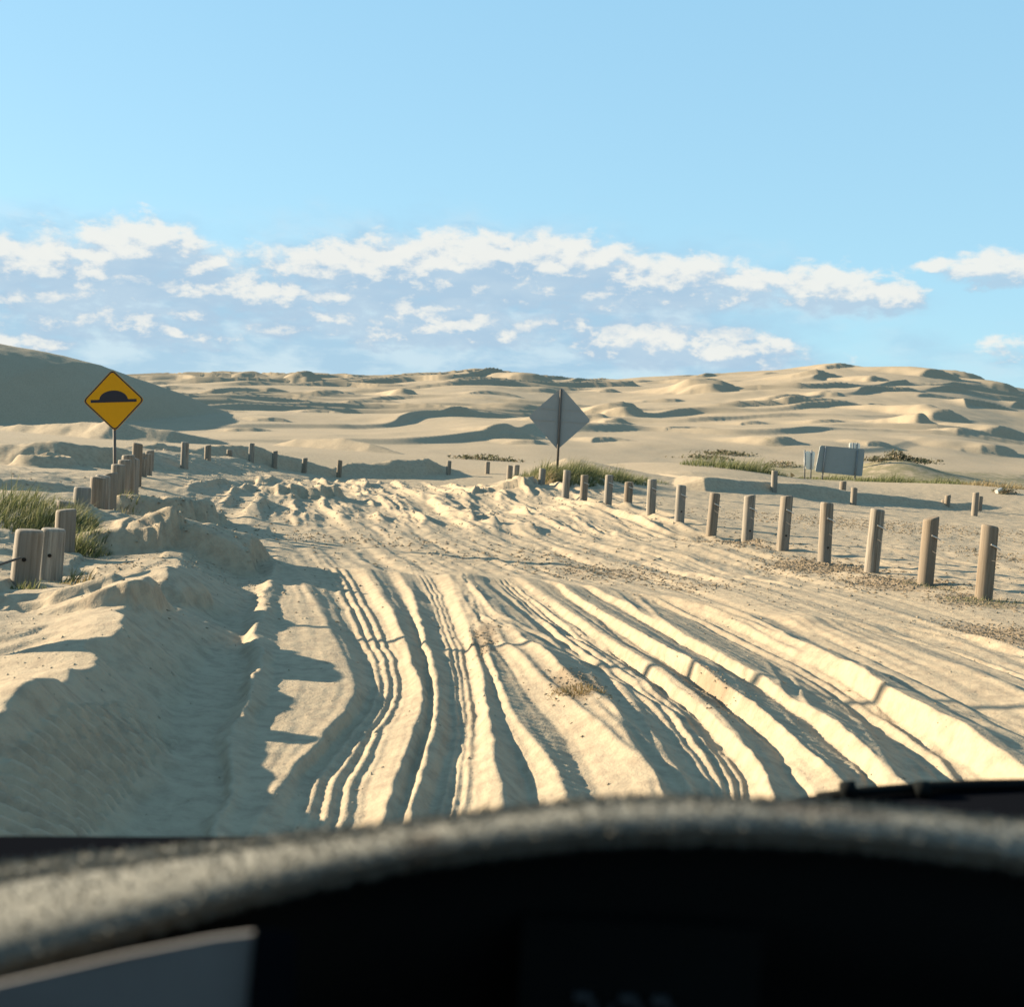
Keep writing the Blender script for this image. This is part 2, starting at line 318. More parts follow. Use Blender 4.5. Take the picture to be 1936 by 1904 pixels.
BANK_R = [(1330, 903, 39), (1440, 910, 40.5), (1500, 914, 41.3), (1560, 918, 42), (1613, 930, 42.8), (1700, 938, 44), (1780, 950, 45), (1843, 951, 46), (1936, 962, 47.5), (2150, 975, 51)]
BANK_L1 = [(-300, 830, 29), (0, 842, 30), (60, 836, 30), (120, 840, 30), (200, 846, 31), (250, 852, 32)]
BANK_L2 = [(-300, 880, 20), (-60, 893, 20), (20, 906, 20), (90, 915, 20.5), (150, 922, 21)]
BANK_L3 = [(-200, 790, 70), (0, 806, 70), (100, 800, 68), (220, 798, 66), (330, 815, 66), (420, 838, 68)]
BANK_M = [(560, 830, 78), (650, 828, 76), (700, 838, 74), (760, 858, 72)]
HILL_L = [(-1500, 700, 98), (-900, 665, 105), (-400, 640, 112), (0, 652, 118), (100, 670, 121), (190, 690, 124), (260, 716, 127), (340, 745, 131), (405, 772, 135), (480, 797, 140), (560, 820, 146)]
SKY_L = [(-3000, 690), (-600, 700), (200, 716), (260, 712), (370, 707), (460, 706), (540, 711), (620, 712), (700, 716), (800, 706), (900, 699), (980, 708), (1060, 720), (1200, 718), (1300, 712), (1400, 704), (1480, 698), (1600, 689), (1640, 696), (1720, 698), (1780, 700), (1850, 716), (1936, 738), (2100, 760), (2600, 770), (4000, 770)]
YS = 430.0
_pp = np.arange(-3000, 4001, 20.0); _py = np.interp(_pp, [a for a, b in SKY_L], [b for a, b in SKY_L])
_kk = np.exp(-np.linspace(-2, 2, 15) ** 2); _kk /= _kk.sum(); _py = np.convolve(np.pad(_py, 7, mode='edge'), _kk, 'valid')
_sk = np.array([(at(px, py, YS).x / YS, at(px, py, YS).z) for px, py in zip(_pp, _py)])
def dune_base(X, Y):
    tz = np.interp(X / np.maximum(Y, 1), _sk[:, 0], _sk[:, 1])
    t = (Y - 80) / (YS - 80)
    g = np.where(t < 1, np.clip(t, 0, 1) ** 1.12, 1 - (t - 1) * .5)
    return .45 + (tz - .45) * np.clip(g, -.3, 1)
DUNES = [  # px, py of the crest, half width px, face height px
 (428, 704, 38, 5), (475, 709, 24, 6), (580, 719, 24, 11), (590, 708, 50, 3), (705, 713, 42, 5), (762, 738, 19, 9), (1002, 716, 50, 12), (905, 701, 26, 3),
 (640, 744, 40, 4), (810, 768, 45, 4), (870, 784, 30, 5), (700, 756, 40, 4), (1185, 770, 44, 15), (1165, 785, 22, 8), (1150, 738, 22, 5),
 (1350, 730, 42, 13), (1335, 726, 12, 6), (1585, 691, 36, 6), (1545, 708, 48, 8), (1652, 716, 20, 8), (1765, 702, 42, 11), (1835, 712, 46, 9), (1480, 745, 36, 5),
 (1500, 752, 22, 5), (1580, 738, 20, 6), (1785, 775, 36, 15), (1745, 796, 24, 10), (1470, 838, 42, 10), (1655, 842, 30, 6), (1905, 815, 50, 12), (1880, 850, 60, 12),
 (1050, 805, 42, 10), (960, 824, 50, 8), (1000, 838, 40, 6), (1140, 835, 40, 6), (1820, 822, 24, 6), (1740, 800, 16, 5), (515, 798, 32, 5), (400, 780, 50, 5), (470, 812, 40, 5), (600, 782, 34, 4),
 (330, 730, 36, 4), (1260, 752, 40, 3), (1420, 790, 34, 4), (1300, 815, 50, 4), (1560, 790, 40, 4), (1660, 760, 36, 4), (1870, 760, 36, 5), (1910, 735, 30, 6), (930, 742, 40, 4), (520, 735, 26, 4)]
WX, WY = .42, -.907
_dune_rt = None
def dune_detail(X, Y, base):
    global _dune_rt
    if _dune_rt is None:                 # where each crest stands: walk along the line of sight until it meets the slope
        _dune_rt = []
        for px, py, hw, hp in DUNES:
            d = pixel_dir(px, py + hp * .9); ys = np.linspace(80, YS - 2, 900)
            xs = d.x / d.y * ys; zs = CAM_Z + d.z / d.y * ys
            below = np.nonzero(zs < dune_base(xs, ys))[0]
            yy = ys[below[0]] if len(below) else YS - 8
            _dune_rt.append((d.x / d.y * yy, yy, hw * yy / FPX, max(hp, 4.5) * 1.45 * yy / FPX))
    h = np.zeros_like(X)
    for i, (cx, cy, W, A) in enumerate(_dune_rt):
        m = (np.abs(X - cx) < W * 4 + 14 * A) & (np.abs(Y - cy) < W * 4 + 14 * A)
        if not m.any(): continue
        x = X[m] - cx; y = Y[m] - cy
        u = x * WX + y * WY; v = x * -WY + y * WX
        v = v + W * .5 * fbm(u / W * .7, v / W * .7, 60 + i, 2)
        u = u - W * .32 * (v / W) ** 2 * (1 if i % 3 else -.4) + W * .35 * fbm(v / W * 1.1, v * 0 + i * 7, 61, 3)
        win = np.clip(1 - (v / (W * 1.5)) ** 2, 0, 1) ** 1.4
        a = A * win
        slip = np.maximum(a / .62, 1e-3)
        f = np.where(u < 0, np.exp(-(u / (A * 9 + W * .5)) ** 2), np.clip(1 - u / slip, 0, 1))
        h[m] += a * f
    # many smaller unplaced dunes of the same make
    ph = (X * WX + Y * WY) / 21 + 2.6 * fbm(X / 60, Y / 90, 71, 3)
    fr = ph - np.floor(ph)
    saw = np.where(fr < .92, (fr / .92) ** 1.8, (1 - fr) / .08)
    amp = np.clip(fbm(X / 26, Y / 30, 72, 2) * 2.4 + .52, 0, 1) ** 1.3
    h += saw * amp * (.22 + Y / 230) * ss(Y, 76, 110) * ss(-Y, -YS - 60, -YS + 60)
    h += 1.6 * fbm(X / 75, Y / 60, 73, 3) * ss(Y, 90, 200) * ss(-Y, -YS + 5, -YS + 120)
    h += .25 * fbm(X / 9, Y / 14, 74, 3) * ss(Y, 60, 110)
    return h

# ------------------------------------------------------------------ churned rise: short deep wheel ruts lying across each other, with steps
CXX = np.arange(-14, 7.001, .03); CYY = np.arange(17, 47.001, .07)
_cx, _cy = np.meshgrid(CXX, CYY)
CHURN = .05 * fbm(_cx * .9, _cy * .35, 27, 3)
_rg = np.random.default_rng(21)
for k_ in range(120):
    y0 = _rg.uniform(18, 45); x0 = _rg.uniform(-10.5, 4.2) * (.6 + .4 * y0 / 40) - .05 * (y0 - 20); ln = _rg.uniform(4, 13); w0 = _rg.uniform(.13, .34); dp = _rg.uniform(.06, .17) * (w0 / .25) ** .5
    sl_ = -.19 + _rg.normal(0, .035) + (.14 if _rg.uniform() < .12 else 0)
    m_ = (np.abs(_cy - y0) < ln * 1.3)
    X_ = _cx[m_]; Y_ = _cy[m_]
    q_ = (X_ - x0 - sl_ * (Y_ - y0) - .22 * fbm(Y_ * .5, Y_ * 0 + k_ * 3.1, 44, 2) - .03 * fbm(Y_ * 2.2, X_ * 1.5 + k_, 45, 2)) / w0
    a_ = ss(-np.abs(Y_ - y0), -ln, -ln * .8) * (.85 + .4 * fbm(Y_ * .6, Y_ * 0 + k_, 46, 2))
    aq = np.abs(q_); tr = np.clip(1 - aq ** 4, 0, 1)
    z_ = CHURN[m_]
    z_ = z_ * (1 - .75 * tr * a_) - dp * tr * a_ + dp * .45 * np.exp(-((aq - 1.35) / .33) ** 2) * a_ + tr * a_ * .012 * np.cos(q_ * 9)
    CHURN[m_] = z_
_wb = .8 * fbm(_cx * .5, _cy * .3, 30, 3)
_fr = (_cy / 6.5 + .6 * _wb) % 1.0                  # whoops: long flat backs, short broken faces towards the viewer
CHURN += .07 * np.where(_fr < .13, _fr / .13, 1 - (_fr - .13) / .87) * np.clip(.8 + 1.0 * vnoise(_cx * .45, _cy * .3, 34), .1, 1.2)
CHURN = .12 * np.tanh((CHURN - .02) / .10)
_uu = _cx + .19 * _cy + .5 * fbm(_cx * .4, _cy * .2, 52, 2)
CHURN += .035 * vnoise(_uu * 4.5, _cy * .18, 53) + .02 * vnoise(_uu * 10, _cy * .3, 54) + .010 * fbm(_cx * 4, _cy * 2.2, 35, 3) - .04
# ------------------------------------------------------------------ the whole ground height
def clumps(X, Y, lst):
    t = 0
    for px, py, Yd, r, h in lst:
        p = at(px, py, Yd); t = t + h * np.exp(-(((X - p.x) / r) ** 2 + ((Y - p.y) / (r * 1.3)) ** 2))
    return t
MOUNDS = [(1055, 900, 37, 1.6, .60), (1130, 905, 39, 2.2, .35), (60, 990, 13.5, 1.2, .18), (1235, 890, 60, 4, .4), (1695, 885, 84, 3.0, .9), (1740, 890, 86, 6, .5), (1370, 895, 56, 4, .3), (1850, 915, 56, 5, .35)]
BLOCKS = [  # broken lumps on the left bank: px, py, distance, half width m, half depth m, height
 (232, 1012, 12.6, .55, .45, .30), (290, 930, 17.5, .8, .8, .42), (405, 1050, 12.9, .6, .5, .28), (225, 1175, 8.0, .35, .35, .14), (300, 1120, 9.4, .3, .4, .10), (130, 1150, 8.4, .4, .3, .08), (330, 1010, 14.8, .5, .5, .15), (560, 935, 28, .9, .7, .25), (955, 918, 34, .9, .8, .22)]
def height(X, Y):
    r = np.hypot(X, Y)
    z = rbf(X, Y)
    # ruts up to the lip
    lx = np.array([p[0] for p in LIP]); ly = np.array([p[1] for p in LIP])
    yl = np.interp(X, lx, ly) + .35 * fbm(X * .9, X * 0, 41, 3)
    k = ss(-Y, -yl - .15, -yl + .5)
    win = ss(X, -6, -5) * ss(-X, -9, -7.5) * ss(Y, 2.6, 3.4)
    lf = bil(LOFT, LX, LY, X, Y)
    x0 = np.interp(Y, LY, GXs[0]); x1 = np.interp(Y, LY, GXs[1])
    wl = ss((X - x0) / np.maximum(x1 - x0, .2), 0, 1) * ss(-X, -9, -7.5) * ss(Y, 2.6, 3.4)
    z = z + (lf - z) * wl * k + .22 * (lf - .1 * (X < x1)) * wl * (1 - k) * ss(-Y, -15.9, -14)
    z = z + .035 * np.exp(-((Y - yl + .25) / .35) ** 2) * ss(X, -3.5, -3) * ss(-X, -5, -2.5)
    # broken lumps, steep on the side away from the wind
    for i, (px, py, Yd, a, b, h) in enumerate(BLOCKS):
        p = at(px, py, Yd); x = X - p.x; y = Y - p.y
        m = (np.abs(x) < a * 3) & (np.abs(y) < b * 3)
        if not m.any(): continue
        x = x[m] / a + .5 * fbm(X[m] * 2.2, Y[m] * 2.2, 80 + i, 3); y = y[m] / b + .5 * fbm(X[m] * 2.2, Y[m] * 2.2, 90 + i, 3)
        f = ss(x, -1.9, .6) * ss(-x, -1.0, -.75) * ss(y, -1.15, -.85) * ss(-y, -1.8, -.6)
        z[m] += h * f
    # pushed-about left bank
    lb = ss(-X, 1.6 + .1 * Y, 2.4 + .2 * Y) * ss(Y, 4, 7) * ss(-Y, -26, -18)
    n1 = fbm(X * .9, Y * .9, 21, 4)
    bk = fbm(X * 1.1, Y * .8, 77, 2)
    z = z + lb * ss(-Y, -17, -14) * (.07 * ss(bk, -.05, .03) + .05 * ss(fbm(X * 2.3, Y * 1.5, 78, 2), -.02, .06) - .05)
    z = z + lb * (.05 * n1 + .03 * np.abs(fbm(X * 2.5, Y * 2.0, 22, 4)))
    x33 = np.interp(Y, LY, GXs[-6])
    m2 = ss(Y, 5.5, 8) * ss(-Y, -22, -17) * ss(X - x33, -.2, .6) * ss(-X - .15 * Y, -7.0, -6.3)
    u3 = X + .15 * Y + .010 * (Y - 12) ** 2 + .25 * fbm(X * .5, Y * .2, 47, 2)
    z = z + m2 * (.05 * vnoise(u3 * 3.0, Y * .10, 48) + .035 * vnoise(u3 * 7.5, Y * .16, 49) + .012 * vnoise(u3 * 17, Y * .3, 51))
    # flattish churned strip and the rough rise behind it
    mid = ss(Y, 12.8, 14.5) * ss(-Y, -24, -19) * ss(X, -7, -4) * ss(-X, -10, -6)
    uu = X + .30 * Y + .5 * fbm(X * .4, Y * .25, 23, 2)
    z = z + mid * (.05 * vnoise(uu * 3.2, Y * .22, 24) + .03 * vnoise(uu * 8, Y * .4, 25) + .02 * fbm(X * 5, Y * 3, 26, 3))
    ch = ss(Y, 18.5, 23) * ss(-Y, -46, -42) * ss(X + .27 * Y, -1.0, .8) * ss(-X - .02 * Y, -5.2, -2.5)
    z = z + .78 * ch * bil(CHURN, CXX, CYY, X, Y)
    # right field, gently tracked
    rf = ss(X - .15 * Y, 2, 4) * ss(-Y, -60, -50) * ss(Y, 6, 10)
    z = z + rf * (.03 * fbm(X * .8, Y * .5, 36, 4) + .012 * fbm(X * 4, Y * 2.5, 37, 3))
    # dunes
    db = dune_base(X, Y); k2 = ss(Y, 70, 95)
    z = z * (1 - k2) + k2 * db
    z = np.where(Y > 55, z + dune_detail(X, Y, db), z)
    z = z + clumps(X, Y, MOUNDS)
    f = ss(r, 18, 60)
    for pts, fr, bk, ro, sd_ in ((BANK_C, .66, .10, .16, 1), (BANK_R, .85, .01, .05, 2), (BANK_L1, .6, .03, .12, 3), (BANK_L2, .5, .02, .06, 4), (BANK_M, .3, .05, .1, 6), (BANK_L3, .4, .05, .2, 7), (HILL_L, .50, .10, .12, 5)):
        hh = heap(X, Y, pts, fr, bk, ro, sd_, 1.0, 40.0 if pts is HILL_L else .12)
        if pts is HILL_L: hh = hh + .5 * fbm(X / 26, Y / 22, 50, 2)
        z = np.maximum(z, np.where(Y > 10, hh, -9))
    # ring of sand hollowed out of the left bank
    p = at(86, 862, 28.5); q = np.hypot((X - p.x) / .55, (Y - p.y) / .7)
    z = z + .28 * np.exp(-((q - 1) / .28) ** 2) - .1 * np.exp(-(q / .5) ** 2)
    # grain-scale relief
    z = z + .0045 * fbm(X * 11, Y * 8, 38, 4) * ss(-r, -30, -6)
    z = z + .02 * fbm(X * 3, Y * 2, 39, 3) * ss(r, 12, 25) * ss(-r, -60, -40)
    # tyre cleats pressed into the shaded left slope
    a = gp(70, 1580, .1); b = gp(265, 1370, .12); tx, ty = b.x - a.x, b.y - a.y; ll = math.hypot(tx, ty); tx, ty = tx / ll, ty / ll
    s_ = (X - a.x) * tx + (Y - a.y) * ty; q_ = (X - a.x) * -ty + (Y - a.y) * tx
    m_ = ss(q_, -.17, -.13) * ss(-q_, -.17, -.13) * ss(s_, -.6, 0) * ss(-s_, -ll - .5, -ll)
    z = z + m_ * .02 * np.clip(np.sin((s_ + .5 * q_) * 2 * math.pi / .085) * 3, -1, 1)
    return z
def hpt(x, y): return float(height(np.array([x], float), np.array([y], float))[0])

# ------------------------------------------------------------------ materials
def material(name, rough=.9, spec=.2):
    m = bpy.data.materials.new(name); m.use_nodes = True
    w = NT(m.node_tree); b = m.node_tree.nodes['Principled BSDF']
    b.inputs['Roughness'].default_value = rough; b.inputs['Specular IOR Level'].default_value = spec
    return m, w, b
def sand_mat():
    m, w, b = material('sand', .95, .1)
    tc = w.add('ShaderNodeTexCoord').outputs['Object']
    n1 = w.noise(tc, .35, 5, .55); n2 = w.noise(tc, 9, 5, .65); n3 = w.noise(tc, 90, 3, .6)
    c = w.mix(n1, (.305, .241, .160, 1), (.363, .291, .200, 1))
    c = w.mix(w.remap(n2, .35, .75), c, (.245, .19, .13, 1))
    c = w.mix(w.remap(n3, .62, .75, 0, .45), c, (.20, .15, .10, 1))
    a = w.add('ShaderNodeAttribute', attribute_name='debris').outputs['Fac']
    nd = w.noise(tc, 5, 6, .7)
    f = w.remap(w.math('ADD', w.math('MULTIPLY', a, 1.0), w.math('SUBTRACT', nd, .5)), .42, .75)
    c = w.mix(w.math('MULTIPLY', f, .6), c, (.175, .125, .08, 1))
    v = w.add('ShaderNodeAttribute', attribute_name='growth').outputs['Fac']
    nv = w.noise(tc, 1.1, 6, .7)
    f2 = w.remap(w.math('ADD', v, w.math('SUBTRACT', nv, .5)), .45, .7)
    c = w.mix(w.math('MULTIPLY', f2, .7), c, (.12, .115, .055, 1))
    w.put(b.inputs['Base Color'], c)
    bp = w.add('ShaderNodeBump'); bp.inputs['Strength'].default_value = .5; bp.inputs['Distance'].default_value = .012
    w.put(bp.inputs['Height'], w.math('ADD', w.noise(tc, 35, 4, .6), w.math('MULTIPLY', n3, .5)))
    w.l.new(bp.outputs[0], b.inputs['Normal'])
    return m
def wood_mat():
    m, w, b = material('weathered_timber', .85, .2)
    tc = w.add('ShaderNodeTexCoord').outputs['Object']; inf = w.add('ShaderNodeObjectInfo')
    off = w.vmath('ADD', tc, w.vmath('SCALE', (9, 5, 3), None)) if False else w.vmath('ADD', tc, inf.outputs['Location'])
    g = w.noise(w.vmath('MULTIPLY', off, (34, 34, 1.3)), 1.0, 5, .65)
    g2 = w.noise(w.vmath('MULTIPLY', off, (5, 5, 1.2)), 1.0, 3, .5)
    c = w.mix(w.remap(g, .3, .7), (.105, .086, .064, 1), (.31, .268, .21, 1))
    c = w.mix(w.remap(g2, .4, .75), c, (.20, .18, .15, 1))
    c = w.mix(w.math('MULTIPLY', w.math('POWER', inf.outputs['Random'], 2.0), .6), c, (.14, .095, .055, 1))
    w.put(b.inputs['Base Color'], c)
    bp = w.add('ShaderNodeBump'); bp.inputs['Strength'].default_value = .6; bp.inputs['Distance'].default_value = .006
    w.put(bp.inputs['Height'], g); w.l.new(bp.outputs[0], b.inputs['Normal'])
    return m
def plain(name, col, rough=.6, spec=.3, metal=0, var=.25, scale=12):
    m, w, b = material(name, rough, spec); b.inputs['Metallic'].default_value = metal
    tc = w.add('ShaderNodeTexCoord').outputs['Object']
    n = w.noise(tc, scale, 5, .6)
    w.put(b.inputs['Base Color'], w.mix(n, tuple(c * (1 - var) for c in col) + (1,), tuple(min(1, c * (1 + var)) for c in col) + (1,)))
    return m
def blade_mat(name, c0, c1, c2):
    m, w, b = material(name, .7, .25)
    a = w.add('ShaderNodeAttribute', attribute_name='tint').outputs['Fac']
    c = w.mix(w.remap(a, 0, .55), c0 + (1,), c1 + (1,)); c = w.mix(w.remap(a, .6, 1), c, c2 + (1,))
    w.put(b.inputs['Base Color'], c)
    tr = w.add('ShaderNodeBsdfTranslucent'); w.put(tr.inputs[0], c)
    mx = w.add('ShaderNodeMixShader'); mx.inputs[0].default_value = .3
    w.l.new(b.outputs[0], mx.inputs[1]); w.l.new(tr.outputs[0], mx.inputs[2])
    w.l.new(mx.outputs[0], m.node_tree.nodes['Material Output'].inputs[0])
    return m
M = dict(sand=sand_mat(), wood=wood_mat(),
    yellow=plain('sign_yellow', (.60, .27, .004), .6, .15, 0, .06), black=plain('sign_black', (.018, .016, .022), .5, .3, 0, .1),
    steel=plain('galvanised_steel', (.17, .175, .17), .55, .5, .3, .15, 20), rust=plain('dull_pole', (.10, .085, .07), .7, .3, .2, .2),
    alu=plain('sign_back_metal', (.27, .275, .255), .7, .2, 0, .08, 4), white=plain('white_board', (.80, .77, .68), .5, .3, 0, .04),
    dkgrey=plain('board_back', (.24, .26, .25), .7, .2, 0, .1, 3), rope=plain('wire_rope', (.55, .50, .43), .6, .4, .2, .15, 40),
    hole=plain('hole_dark', (.02, .016, .012), .9, .1), bonnet=plain('dark_navy_paint', (.004, .0045, .006), 1.0, .0, 0, .1),
    plastic=plain('black_plastic', (.004, .005, .005), .85, .08, 0, .2, 60), grey_plastic=plain('grey_plastic', (.17, .16, .15), .9, .2, 0, .06, 90),
    digit=plain('dim_digits', (.05, .055, .06), .6, .2), liner=plain('dark_headliner', (.012, .012, .013), .9, .1),
    grass=blade_mat('dune_grass', (.055, .065, .028), (.125, .14, .055), (.28, .25, .12)), dry=blade_mat('dry_grass', (.15, .105, .05), (.27, .20, .10), (.36, .29, .16)),
    shrub=blade_mat('dune_shrub', (.06, .065, .035), (.11, .105, .055), (.20, .15, .09)), twig=plain('dry_debris', (.20, .15, .095), .9, .1, 0, .5, 9))

# ------------------------------------------------------------------ ground mesh: one sheet, finer towards the viewer's side
def spaced(a, b, ratio): n = int(math.log(b / a) / ratio) + 1; return a * np.exp(np.linspace(0, math.log(b / a), n))
rr = np.r_[np.linspace(.3, 3.2, 12), spaced(3.4, 46, .0044), spaced(46.3, 470, .0048), spaced(480, 1800, .05)]
aa = np.r_[np.linspace(-180, -60, 25), np.linspace(-57, -28, 60), np.linspace(-27.7, 27.7, 900), np.linspace(28, 57, 60), np.linspace(60, 179.99, 25)]
AR, RR = np.meshgrid(np.radians(aa), rr)
GX, GY = (np.sin(AR) * RR).ravel(), (np.cos(AR) * RR).ravel()
GZ = height(GX, GY)
nr, nc = len(rr), len(aa)
idx = np.arange(nr * nc).reshape(nr, nc)
F = np.stack([idx[:-1, :-1], idx[:-1, 1:], idx[1:, 1:], idx[1:, :-1]], -1).reshape(-1, 4)[:, ::-1]
me = mesh_np('sand_ground', np.stack([GX, GY, GZ], 1), F)
ground = link('sand_ground', me, M['sand'], None, True); tag(ground, kind='structure', label='churned pale sand with wheel ruts running up to the dunes')
def blob(lst):
    t = np.zeros_like(GX)
    for px, py, hw, hh, wt in lst:           # ground patches, given where they lie
        c = gp(px, py); e = gp(px + hw, py); n = gp(px, py - hh); s_ = gp(px, py + hh)
        rx = abs(e.x - c.x); ry = abs(n.y - s_.y) / 2
        t = np.maximum(t, wt * np.exp(-(((GX - c.x) / rx) ** 2 + ((GY - c.y) / ry) ** 2)))
    return t
DEB = [(1150, 1075, 160, 22, .6), (1000, 1045, 180, 18, .35), (1310, 1105, 130, 18, .5), (1400, 1035, 90, 12, .7), (1550, 1075, 110, 14, .9), (1700, 1110, 110, 16, .95), (1850, 1145, 90, 14, .9), (1900, 1200, 110, 22, 1.1),
       (700, 1020, 300, 14, .3), (400, 1010, 160, 16, .28), (915, 1215, 34, 40, .9), (1090, 1310, 60, 30, 1.2), (1340, 1310, 50, 40, .85), (1650, 1000, 280, 18, .35), (1500, 985, 160, 8, .3), (230, 1110, 90, 26, .5), (1900, 1060, 90, 20, .4), (1560, 1420, 30, 20, .3), (1600, 1290, 140, 12, .25)]
GRO = [(1100, 905, 80, 12, .6), (1250, 905, 90, 5, .4), (60, 1000, 120, 30, .7), (1880, 1150, 80, 12, .55), (1750, 1120, 60, 8, .4)]
deb = blob(DEB)
gro = blob(GRO)
gro = np.maximum(gro, .62 * ss(GY, 54, 62) * ss(-GY, -105, -88) * ss(GX / GY, .10, .16) )
gro = np.maximum(gro, .40 * ss(GY, 85, 95) * ss(-GY, -150, -110) * ss(GX / GY, .10, .2) * ss(-GX / GY, -.40, -.3))
for nm, arr in (('debris', deb), ('growth', gro)):
    at_ = me.attributes.new(nm, 'FLOAT', 'POINT'); at_.data.foreach_set('value', arr.astype(np.float32))

# ------------------------------------------------------------------ generic shapes
def lathe(prof, n=16, jit=0, seed=0):
    bm = bmesh.new(); rng = random.Random(seed); rings = []
    off = [1 + rng.uniform(-jit, jit) for _ in range(n)]
    for r_, z_ in prof:
        rings.append([bm.verts.new((r_ * off[i] * math.cos(2 * math.pi * i / n), r_ * off[i] * math.sin(2 * math.pi * i / n), z_)) for i in range(n)])
    for a, b in zip(rings, rings[1:]):
        for i in range(n): bm.faces.new((a[i], a[(i + 1) % n], b[(i + 1) % n], b[i]))
    bm.faces.new(rings[-1]); bm.faces.new(rings[0][::-1])
    me = bpy.data.meshes.new('m'); bm.to_mesh(me); bm.free(); return me
def prism(pts, y0, y1, bevel=0):         # outline in x,z extruded along y
    bm = bmesh.new()
    a = [bm.verts.new((x, y0, z)) for x, z in pts]; b = [bm.verts.new((x, y1, z)) for x, z in pts]
    n = len(pts); bm.faces.new(a); bm.faces.new(b[::-1])
    for i in range(n): bm.faces.new((a[i], b[i], b[(i + 1) % n], a[(i + 1) % n]))
    bmesh.ops.recalc_face_normals(bm, faces=bm.faces)
    if bevel: bmesh.ops.bevel(bm, geom=bm.edges[:], offset=bevel, segments=2, affect='EDGES')
    me = bpy.data.meshes.new('m'); bm.to_mesh(me); bm.free(); return me
def tube_pts(pts, r, n=8):
    bm = bmesh.new(); pts = [Vector(p) for p in pts]; rings = []
    for i, p in enumerate(pts):
        t = (pts[min(i + 1, len(pts) - 1)] - pts[max(i - 1, 0)]).normalized()
        q = t.to_track_quat('Z', 'Y')
        rings.append([bm.verts.new(p + q @ Vector((r * math.cos(2 * math.pi * k / n), r * math.sin(2 * math.pi * k / n), 0))) for k in range(n)])
    for a, b in zip(rings, rings[1:]):
        for i in range(n): bm.faces.new((a[i], a[(i + 1) % n], b[(i + 1) % n], b[i]))
    bm.faces.new(rings[0][::-1]); bm.faces.new(rings[-1])
    me = bpy.data.meshes.new('m'); bm.to_mesh(me); bm.free(); return me
def rounded(pts, r, n=5):
    out = []; m = len(pts)
    for i in range(m):
        p, a, b = Vector(pts[i]), Vector(pts[i - 1]), Vector(pts[(i + 1) % m])
        u, v = (a - p).normalized(), (b - p).normalized()
        p0, p1 = p + u * r, p + v * r
        for k in range(n + 1):
            t = k / n; out.append(tuple(p0 * (1 - t) ** 2 + p * 2 * t * (1 - t) + p1 * t * t))
    return out

# ------------------------------------------------------------------ timber posts
def post_mesh(r, h, seed):
    rng = random.Random(seed)
    tl = rng.uniform(-.02, .03)
    me = lathe([(r * 1.02, -.5), (r, 0), (r * .99, h * .5), (r * .98, h - .03), (r * .95, h - .010), (r * .86, h), (r * .45, h + .004)], 20, .025, seed)
    for v in me.vertices:
        if v.co.z > h - .05: v.co.z += tl * v.co.x / r
    me.polygons.foreach_set('use_smooth', [abs(p.normal.z) < .7 for p in me.polygons])
    return me
def post(px, by, ty, Y, label, group, dia=.2, seed=0, hole=None, loop=False, lean=None):
    b = at(px, by, Y); zt = at(px, ty, Y).z
    gz = hpt(b.x, b.y); z0 = min(gz, b.z) if abs(gz - b.z) > .03 else gz
    h = max(.12, zt - z0)
    rng = random.Random(seed * 7 + 3)
    ln = (rng.uniform(-.5, 2.2) if lean is None else lean + rng.uniform(-1.6, 1.6))
    o = link('fence_post', post_mesh(dia / 2, h, seed), M['wood']); o.location = (b.x, b.y, z0)
    o.rotation_euler = (R(rng.uniform(-1.5, 1.5)), R(ln), rng.uniform(0, 6.28) * 0)
    tag(o, label, 'fence post', group)
    if hole:
        k = link('drilled_hole', tube_pts([(0, -dia / 2 * 1.04, 0), (0, -dia / 2 * .9, 0)], .016), M['hole'], o); k.location = (.02, 0, h * hole)
    if loop:
        s = dia / 2
        k = link('wire_stub', tube_pts([(-.01, -s * 1.05, .01), (s * .45, -s * 1.12, -.012), (s * .9, -s * .75, -.03), (s * 1.25, -s * .5, -.045)], .009, 6), M['rope'], o); k.location = (0, 0, h * .74)
    return o, h
ORD = ['nearest', 'second', 'third', 'fourth', 'fifth', 'sixth', 'seventh', 'eighth', 'ninth', 'tenth', 'eleventh', 'twelfth', 'thirteenth', 'fourteenth']
rp = []
for i, (px, by, ty, Y) in enumerate(RIGHT_POSTS):
    lb = ['nearest grey timber post of the right fence, at the frame edge beside green weeds',
          'second nearest brown timber post of the right fence, rising from scrubby weeds'][i] if i < 2 else \
         (f'{ORD[i]} timber post of the right fence counting back from the frame edge' if i < 12 else
          ('thin far timber post of the right fence just right of the tall grass' if i == 12 else 'small timber post standing in front of the tall grass under the grey sign'))
    rp.append(post(px, by, ty, Y, lb, 'timber posts of the right fence', .195 if i < 12 else .2, i + 1, .28 if i in (3, 4, 5, 7) else None, i < 12, 1.0)[0])
LAB_L = ['nearest thick buried timber post at the left frame edge', 'short pale timber post just right of the nearest left post', 'taller brown post behind the two nearest left posts, by the grass',
 'post top showing behind the tall brown left post', 'pale post with sunlit left edge beside the green tussock', 'wide grey post left of the close row of left posts', 'darker post with a small hole in the close row below the hump sign',
 'slim post in the close row right under the hump sign pole', 'rightmost tall post of the close row on the left bank', 'tallest looking post just right of the hump sign pole', 'first low post right of the hump sign pole on the bank']
for i, (px, by, ty, Y) in enumerate(LEFT_POSTS):
    post(px, by, ty, Y, LAB_L[i], 'timber posts of the left fence', .2, 40 + i, .5 if i in (0, 1, 6) else None, False, [3, 2.2, 1, 0, 1, .5, .5, .5, .5, .3, 0][i])
